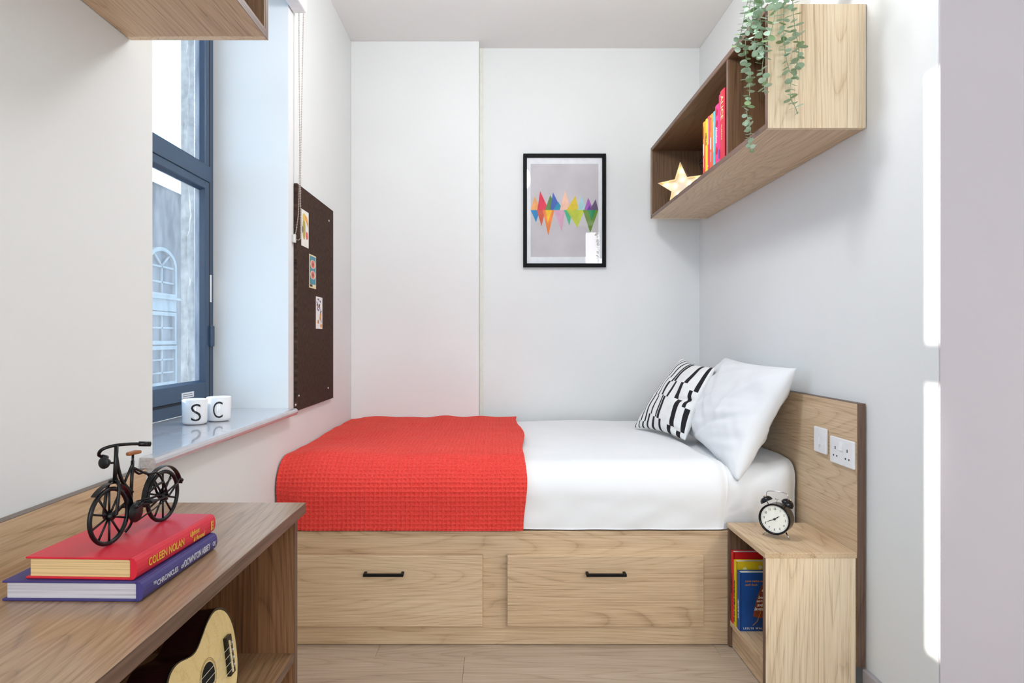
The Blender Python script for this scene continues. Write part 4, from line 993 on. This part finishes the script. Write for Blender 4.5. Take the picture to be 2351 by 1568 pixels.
# ------------------------------------------------------------------ desk
dk = thing('desk', 'wood laminate desk along the left wall with open shelves below', 'desk', (-0.63, 0.8, 0))
XDF, YDE = -0.439, 1.494
box('desktop', XL + 0.003, XDF, -0.2, YDE, DZ - 0.024, DZ, deskY, dk, 0.0008)
box('front_edge_band', XDF, XDF + 0.001, -0.2, YDE, DZ - 0.024, DZ - 0.0004, edgeY, dk, 0)['label'] = 'dark brown front edge'
box('upstand', XL + 0.002, XL + 0.020, -0.2, YDE - 0.003, DZ, DZ + 0.077, oakY, dk, 0)
box('upstand_edge', XL + 0.002, XL + 0.020, -0.2, YDE - 0.003, DZ + 0.077, DZ + 0.0784, pmat('grey_brown_edge', rgb(118, 104, 96), 0.5), dk, 0)
XPF = -0.452
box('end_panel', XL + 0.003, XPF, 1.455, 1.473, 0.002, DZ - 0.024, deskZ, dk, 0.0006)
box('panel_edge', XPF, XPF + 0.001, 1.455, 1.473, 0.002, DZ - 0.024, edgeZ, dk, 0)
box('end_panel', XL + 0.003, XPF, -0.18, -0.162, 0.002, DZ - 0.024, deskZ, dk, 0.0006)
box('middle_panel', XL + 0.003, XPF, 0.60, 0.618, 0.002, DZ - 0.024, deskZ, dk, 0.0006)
for ya, yb_ in ((-0.162, 0.60), (0.618, 1.455)):
    box('shelf', XL + 0.010, XPF - 0.001, ya, yb_, 0.402, 0.420, deskY, dk, 0.0006)
    box('shelf_edge', XPF - 0.001, XPF, ya, yb_, 0.402, 0.420, edgeY, dk, 0)
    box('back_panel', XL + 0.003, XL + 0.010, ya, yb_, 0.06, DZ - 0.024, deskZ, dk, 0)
    box('plinth', XPF - 0.04, XPF - 0.024, ya, yb_, 0.002, 0.075, deskY, dk, 0)
    box('bottom_shelf', XL + 0.010, XPF - 0.001, ya, yb_, 0.075, 0.093, deskY, dk, 0.0006)

# ------------------------------------------------------------------ ukulele on the desk shelf
uk = thing('ukulele', 'small ukulele with pale top and dark sides on the shelf under the desk', 'ukulele', (-0.54, 1.16, 0.42))
top_m = wood('spruce_top', 'X', rgb(246, 224, 164), rgb(240, 214, 150), rgb(226, 194, 128), rough=0.3, stave=9.0, fig=0.5)
side_m = pmat('dark_mahogany_gloss', rgb(38, 12, 16), 0.25, var=0.2, nscale=20)
rim_m = pmat('black_binding', rgb(10, 9, 10), 0.25)
# local: x along the body from bottom end (0) to neck (0.245), y across, z = face normal
UKS = 1.13
half = [(0.0, 0.0), (0.002, 0.026), (0.010, 0.050), (0.026, 0.071), (0.048, 0.084), (0.070, 0.087), (0.094, 0.080), (0.116, 0.067), (0.134, 0.0575), (0.150, 0.055), (0.168, 0.058), (0.188, 0.063), (0.206, 0.064), (0.222, 0.058), (0.236, 0.040), (0.242, 0.020), (0.243, 0.0)]
hp_ = [Vector((a * UKS, b_ * UKS, 0)) for a, b_ in half]; hp_ = smooth_path(hp_, 3)
outline = [(p.x, p.y) for p in hp_] + [(p.x, -p.y) for p in hp_[-2:0:-1]]
# face normal +X leaning back a little, axis towards the camera
lean = R(7); face_n = Vector((math.cos(lean), 0, math.sin(lean))); axis = Vector((-0.02, -1, 0.0)).normalized(); ydir = face_n.cross(axis).normalized(); axis = ydir.cross(face_n)
Mu = Matrix((axis, ydir, face_n)).transposed().to_4x4(); Mu.translation = Vector((-0.512, 1.283, 0.5205))
def uk_prism(name, ol, z0, z1, mat, k=1.0):
    bm = bmesh.new(); n_ = len(ol)
    a = [bm.verts.new(Mu @ Vector((0.12 + (x - 0.12) * k, y * k, z0))) for x, y in ol]; b_ = [bm.verts.new(Mu @ Vector((0.12 + (x - 0.12) * k, y * k, z1))) for x, y in ol]
    for i in range(n_): bm.faces.new((a[i], a[(i+1) % n_], b_[(i+1) % n_], b_[i]))
    bm.faces.new(a[::-1]); bm.faces.new(b_); bmesh.ops.recalc_face_normals(bm, faces=bm.faces)
    return from_bm(name, bm, mat, uk)
uk_prism('body', outline, -0.066, -0.004, side_m)
uk_prism('binding', outline, -0.004, 0.0, rim_m, 1.006)
uk_prism('soundboard', outline, -0.002, 0.0005, top_m, 0.965)
def disc(name, cx, r, z, mat, n_=32, r2=None):
    if r2 is None: return data(name, [Mu @ Vector((cx + r*math.cos(2*math.pi*k/n_), r*math.sin(2*math.pi*k/n_), z)) for k in range(n_)], [tuple(range(n_))], mat, uk)
    v = [Mu @ Vector((cx + q*math.cos(2*math.pi*k/n_), q*math.sin(2*math.pi*k/n_), z)) for q in (r2, r) for k in range(n_)]
    return data(name, v, [(k, (k+1) % n_, n_ + (k+1) % n_, n_ + k) for k in range(n_)], mat, uk)
HX = 0.127
disc('sound_hole', HX, 0.0255, 0.0010, pmat('hole_black', rgb(6, 5, 5), 0.9)); 
disc('rosette', HX, 0.0325, 0.0009, pmat('rosette_brown', rgb(150, 118, 70), 0.4), 32, 0.0315); disc('rosette', HX, 0.0298, 0.0009, pmat('rosette_brown2', rgb(150, 118, 70), 0.4), 32, 0.0290)
def ubox(name, x0, x1, y0, y1, z0, z1, mat, bev=0.0008):
    bm = bmesh.new(); bm_box(bm, x0, x1, y0, y1, z0, z1, bev); bm.transform(Mu); return from_bm(name, bm, mat, uk)
ubox('bridge', 0.034, 0.056, -0.036, 0.036, 0.0005, 0.008, rim_m)
ubox('bridge_saddle', 0.0485, 0.0515, -0.030, 0.030, 0.008, 0.0115, pmat('bone_saddle', rgb(236, 220, 176), 0.4))
str_m = pmat('nylon_string', rgb(214, 208, 196), 0.25)
for y_ in (-0.021, -0.007, 0.007, 0.021):
    tube('string', [Mu @ Vector((0.038, y_, 0.0092)), Mu @ Vector((0.050, y_, 0.0122)), Mu @ Vector((0.40, y_ * 0.75, 0.0115))], 0.0005, str_m, uk, 5)
    bm = bmesh.new(); bmesh.ops.create_uvsphere(bm, u_segments=8, v_segments=6, radius=0.0028, matrix=Mu @ Matrix.Translation((0.038, y_, 0.009))); from_bm('string_tie', bm, str_m, uk, True)
ubox('fretboard', 0.212, 0.46, -0.020, 0.020, 0.0006, 0.0058, rim_m)
ubox('neck', 0.272, 0.46, -0.018, 0.018, -0.018, 0.0005, side_m)
hd_ = ubox('headstock', 0.46, 0.55, -0.026, 0.026, -0.020, 0.002, side_m)

# ------------------------------------------------------------------ toy bicycle
rear = Vector((-0.5745, 1.122, DZ + 0.0615)); fr_ = Vector((-0.590, 0.993, DZ + 0.0615))
fw = (fr_ - rear).normalized(); WBASE = (fr_ - rear).length; sd = Vector((-fw.y, fw.x, 0)); up = Vector((0, 0, 1))
def L3(x, y, z): return rear + fw * x + sd * y + up * z
bc = thing('toy_bicycle', 'black metal model bicycle with brown saddle on the red book', 'bicycle', (rear + fr_) / 2)
WR = 0.0435
def wheel(name, cx):
    ring = [L3(cx + (WR - 0.0028) * math.cos(2*math.pi*k/40), 0, WR + (WR - 0.0028) * math.sin(2*math.pi*k/40)) for k in range(40)]
    w = tube(name, ring, 0.0034, bike_m, bc, 8, True)
    bm = bmesh.new(); bm_tube(bm, [L3(cx, -0.007, WR), L3(cx, 0.007, WR)], 0.0055, 12); bmesh.ops.recalc_face_normals(bm, faces=bm.faces); from_bm('hub', bm, bike_m, w, True)
    for k in range(10):
        a = 2 * math.pi * (k + 0.5) / 10
        tube('spoke', [L3(cx + 0.004*math.cos(a), 0, WR + 0.004*math.sin(a)), L3(cx + 0.039*math.cos(a), 0, WR + 0.039*math.sin(a))], 0.0017, bike_m, w, 6)
wheel('front_wheel', WBASE); wheel('rear_wheel', 0.0)
def bt(name, pts, r=0.0018, m=None, sm_=False, parent=None):
    p = [L3(*q) for q in pts]
    return tube(name, smooth_path(p, 6) if sm_ else p, r * 1.3, m or bike_m, parent or bc, 8)
W_ = WBASE
HX0 = 0.116
bt('steerer', [(HX0 + 0.002, 0, 0.092), (HX0 - 0.002, 0, 0.148)], 0.0024)
for s in (-1, 1):
    bt('fork_blade', [(HX0 + 0.002, 0, 0.096), (HX0 + 0.003, s * 0.007, 0.094), (HX0 + 0.006, s * 0.0105, 0.082), (W_ - 0.002, s * 0.0105, 0.046), (W_, s * 0.006, WR)], 0.0019)
bt('curved_frame_tube', [(HX0 - 0.001, 0, 0.134), (0.109, 0, 0.108), (0.098, 0, 0.086), (0.078, 0, 0.068)], 0.0022, None, True)
bt('down_tube', [(HX0 + 0.001, 0, 0.100), (0.100, 0, 0.072), (0.082, 0, 0.050)], 0.0020, None, True)
bt('seat_tube', [(0.082, 0, 0.047), (0.077, 0, 0.118)], 0.0021)
bt('seat_post', [(0.077, 0, 0.110), (0.0765, 0, 0.128)], 0.0015)
bt('frame_brace', [(0.077, 0, 0.114), (0.096, 0, 0.087)], 0.0016)
for s in (-1, 1):
    bt('seat_stay', [(0.076, s * 0.002, 0.106), (0.052, s * 0.008, 0.092), (0.030, s * 0.010, 0.089), (0.012, s * 0.010, 0.068), (0.0, s * 0.009, WR)], 0.0015, None, True)
    bt('chain_stay', [(0.082, s * 0.003, 0.046), (0.05, s * 0.009, 0.043), (0.0, s * 0.009, WR)], 0.0015, None, True)
    bt('rack_strut', [(0.0, s * 0.011, WR), (-0.036, s * 0.009, 0.066)], 0.0013)
def arc_strip(name, cx, r, a0, a1, w):
    n_ = 22; v = []; f = []
    for k in range(n_ + 1):
        a = a0 + (a1 - a0) * k / n_
        for rr_, yy in ((r, -w), (r + 0.0012, -w), (r + 0.0012, w), (r, w)): v.append(L3(cx + rr_*math.cos(a), yy, WR + rr_*math.sin(a)))
    for k in range(n_):
        for j in range(4): f.append((4*k + j, 4*k + (j+1) % 4, 4*k + 4 + (j+1) % 4, 4*k + 4 + j))
    f += [(3, 2, 1, 0), (4*n_, 4*n_+1, 4*n_+2, 4*n_+3)]
    return data(name, v, f, bike_m, bc)
arc_strip('rear_mudguard', 0.0, 0.050, R(-8), R(168), 0.0042)
arc_strip('front_mudguard', W_, 0.0485, R(48), R(190), 0.0042)
bar = [Vector(p) for p in ((-0.611, 1.016, DZ + 0.190), (-0.6125, 1.004, DZ + 0.196), (-0.605, 1.000, DZ + 0.205), (-0.592, 1.008, DZ + 0.2095), (-0.576, 1.024, DZ + 0.2095), (-0.563, 1.038, DZ + 0.2075))]
tube('handlebar', smooth_path(bar, 6), 0.0026, bike_m, bc, 8)
tube('handle_grip', [bar[-1] + Vector((-0.004, -0.0045, 0.0008)), bar[-1] + Vector((0.0075, 0.008, -0.0015))], 0.0040, bike_m, bc, 10)
tube('handle_grip', [bar[0] + Vector((0, -0.006, 0.002)), bar[0] + Vector((0.001, 0.004, -0.001))], 0.0036, bike_m, bc, 10)
Mh = frame(L3(HX0 + 0.012, -0.006, 0.124), sd, up)
lathe('headlamp', [(0.0001, -0.012), (0.004, -0.0115), (0.0085, -0.003), (0.0088, 0.0), (0.0075, 0.0008), (0.0001, 0.0012)], frame(L3(HX0 + 0.016, -0.008, 0.124), sd, up) , bike_m, bc, 18)
bt('lamp_bracket', [(HX0, 0, 0.122), (HX0 + 0.010, -0.005, 0.123)], 0.0013)
bm = bmesh.new(); bm_box(bm, -0.013, 0.013, -0.0065, 0.0065, 0.0, 0.0055, 0.002, 2)
for v in bm.verts:
    if v.co.x > 0.004: v.co.y *= 0.55
bm.transform(Matrix.Translation(L3(0.076, 0, 0.1275)) @ Matrix((fw, sd, up)).transposed().to_4x4())
sa = from_bm('saddle', bm, pmat('tan_leather', rgb(150, 88, 40), 0.4, var=0.15, nscale=150), bc, True); sa['label'] = 'brown saddle'
lathe('chainring', [(0.0001, -0.0008), (0.0165, -0.0008), (0.0165, 0.0008), (0.0001, 0.0008)], frame(L3(0.083, 0.010, 0.038), fw, up), bike_m, bc, 26)
bt('crank', [(0.083, -0.013, 0.046), (0.083, 0.013, 0.046)], 0.0022)
bt('crank_arm', [(0.083, 0.013, 0.046), (0.064, 0.013, 0.050)], 0.0015); bt('crank_arm', [(0.083, -0.013, 0.046), (0.102, -0.013, 0.038)], 0.0015)
for (x, y, z) in ((0.060, 0.020, 0.050), (0.104, -0.020, 0.038)):
    bm = bmesh.new(); bm_box(bm, -0.007, 0.007, -0.007, 0.007, -0.0018, 0.0018, 0.0006); bm.transform(Matrix.Translation(L3(x, y, z)) @ Matrix((fw, sd, up)).transposed().to_4x4()); from_bm('pedal', bm, bike_m, bc)
bt('chain', [(0.080, 0.009, 0.022), (0.04, 0.009, 0.030), (0.0, 0.009, 0.0385)], 0.0009); bt('chain', [(0.080, 0.009, 0.054), (0.04, 0.009, 0.051), (0.0, 0.009, 0.0485)], 0.0009)
bt('kickstand', [(0.074, -0.004, 0.040), (0.066, -0.010, 0.016), (0.070, -0.018, 0.001)], 0.0017, None, True)
bt('rear_brake_light', [(-0.050, 0, 0.058), (-0.054, 0, 0.060)], 0.003)
bt('carrier', [(0.050, 0.009, 0.062), (0.030, 0.012, 0.070), (0.018, 0.012, 0.071)], 0.0017)

# ------------------------------------------------------------------ alarm clock
ac = thing('alarm_clock', 'black twin-bell alarm clock with white dial on the nightstand', 'clock', (0.936, 2.22, NZ))
yawc = R(40)
nrm = Vector((-math.sin(yawc), -math.cos(yawc), 0)).normalized()
nrm = (nrm + Vector((0, 0, 0.05))).normalized()
cx_ = Vector((0, 0, 1)).cross(nrm).normalized(); cy_ = nrm.cross(cx_)      # dial right and up
cc = Vector((0.936, 2.203, NZ + 0.0645))
Mcl = Matrix((cx_, cy_, nrm)).transposed().to_4x4(); Mcl.translation = cc
clk_m = pmat('glossy_black_clock', rgb(9, 9, 12), 0.22, spec=0.35)
lathe('case', [(0.0001, -0.045), (0.046, -0.045), (0.050, -0.041), (0.050, 0.002), (0.0515, 0.004), (0.0515, 0.009), (0.0495, 0.0105), (0.0455, 0.008), (0.0450, 0.003), (0.0001, 0.003)], Mcl, clk_m, ac, 48)
dial = data('dial', [Mcl @ Vector((0.0452*math.cos(2*math.pi*k/40), 0.0452*math.sin(2*math.pi*k/40), 0.0035)) for k in range(40)], [tuple(range(40))], pmat('ivory_dial', rgb(240, 240, 230), 0.4), ac)
num_m = pmat('dial_numeral_ink', rgb(60, 60, 66), 0.5)
for k in range(12):
    a = math.pi / 2 - 2 * math.pi * (k + 1) / 12; r = 0.0345
    o = Mcl @ Vector((r * math.cos(a), r * math.sin(a) - 0.0036, 0.0035))
    text('numeral', str(k + 1), 0.0105, o, cx_, cy_, num_m, dial, align='CENTER', sx=0.8)
bm = bmesh.new()
for k in range(60):
    a = 2 * math.pi * k / 60; w = 0.0007 if k % 5 == 0 else 0.00022; t = Vector((-math.sin(a), math.cos(a), 0)); d = Vector((math.cos(a), math.sin(a), 0)); r0, r1 = 0.0412, 0.0426
    bm.faces.new([bm.verts.new(Mcl @ (d * q + t * w * s + Vector((0, 0, 0.0038)))) for q, s in ((r0, -1), (r1, -1), (r1, 1), (r0, 1))])
from_bm('minute_track', bm, num_m, dial)
def hand(name, ang, ln, w, z):
    d = Vector((math.cos(ang), math.sin(ang), 0)); t = Vector((-d.y, d.x, 0))
    data(name, [Mcl @ (d * a + t * b_ + Vector((0, 0, z))) for a, b_ in ((-0.004, -w*0.6), (ln*0.55, -w), (ln, 0), (ln*0.55, w), (-0.004, w*0.6))], [(0, 1, 2, 3, 4)], pmat('hand_black', rgb(24, 18, 18), 0.4), dial)
hand('hour_hand', math.pi/2 - 2*math.pi*(1.75/12), 0.022, 0.0016, 0.0052); hand('minute_hand', math.pi/2 - 2*math.pi*(40.5/60), 0.031, 0.0012, 0.006)
lathe('hand_boss', [(0.0001, 0.004), (0.0036, 0.004), (0.0036, 0.0068), (0.0001, 0.007)], Mcl, pmat('boss', rgb(40, 28, 24), 0.4), dial, 16)
for s in (-1, 1):
    a = math.pi / 2 - s * R(33); d = Vector((math.cos(a), math.sin(a), 0)); base = d * 0.050 + Vector((0, 0, -0.018)); top_ = d * 0.060 + Vector((0, 0, -0.018))
    tube('bell_post', [Mcl @ base, Mcl @ (d * 0.084 + Vector((0, 0, -0.018)))], 0.0016, chrome, ac, 8)
    zax = (Mcl.to_3x3() @ d).normalized(); xax = nrm; 
    Mb = frame(Mcl @ top_, xax, zax.cross(xax))
    lathe('bell', [(0.0210, 0.0), (0.0212, 0.002), (0.0195, 0.009), (0.013, 0.0155), (0.0001, 0.018), (0.0001, 0.0165), (0.012, 0.014), (0.018, 0.008), (0.0198, 0.001)], Mb, clk_m, ac, 28, False)
    lathe('bell_knob', [(0.0001, 0.018), (0.003, 0.018), (0.003, 0.022), (0.0001, 0.023)], Mb, pmat('gilt_knob', rgb(220, 196, 150), 0.25, metal=0.8), ac, 12)
    f0 = Vector((s * 0.030, -0.043, -0.020)); pf = Mcl @ f0; q = Mcl @ Vector((s * 0.044, -0.055, -0.014)); q.z = NZ + 0.0005
    tube('foot', [pf, q], 0.0022, chrome, ac, 8)
q = Mcl @ Vector((0, -0.050, -0.036)); q2 = q + Vector((0, 0, 0)); q2.z = NZ + 0.0005; tube('foot', [q, q2], 0.0022, chrome, ac, 8)
hp2 = [(-0.036, 0.066), (-0.034, 0.082), (-0.026, 0.0875), (0.0, 0.090), (0.026, 0.0875), (0.034, 0.082), (0.036, 0.066)]
tube('carry_handle', smooth_path([Mcl @ Vector((a, b_, -0.018)) for a, b_ in hp2], 5), 0.0014, chrome, ac, 8)
tube('hammer', [Mcl @ Vector((0, 0.049, -0.018)), Mcl @ Vector((0, 0.064, -0.018))], 0.0008, chrome, ac, 6)
tube('hammer_head', [Mcl @ Vector((-0.006, 0.064, -0.018)), Mcl @ Vector((0.006, 0.064, -0.018))], 0.0015, chrome, ac, 8)

# ------------------------------------------------------------------ added pendant, out of view, holding the overhead fill light
cl = thing('added_pendant', 'added white pendant holder for the fill light over the bed front', 'lamp', (0.15, 2.15, ZC))
tube('cord', [(0.15, 2.15, 2.60), (0.15, 2.15, ZC - 0.001)], 0.003, whitepl, cl, 8)
lathe('ceiling_rose', [(0.0001, 0.0), (0.045, 0.0), (0.045, -0.012), (0.02, -0.025), (0.0001, -0.025)], Matrix.Translation((0.15, 2.15, ZC - 0.0005)), whitepl, cl, 24)
lathe('lamp_holder', [(0.0001, 0.0), (0.012, 0.0), (0.02, -0.02), (0.02, -0.05), (0.0001, -0.05)], Matrix.Translation((0.15, 2.15, 2.605)), whitepl, cl, 20)
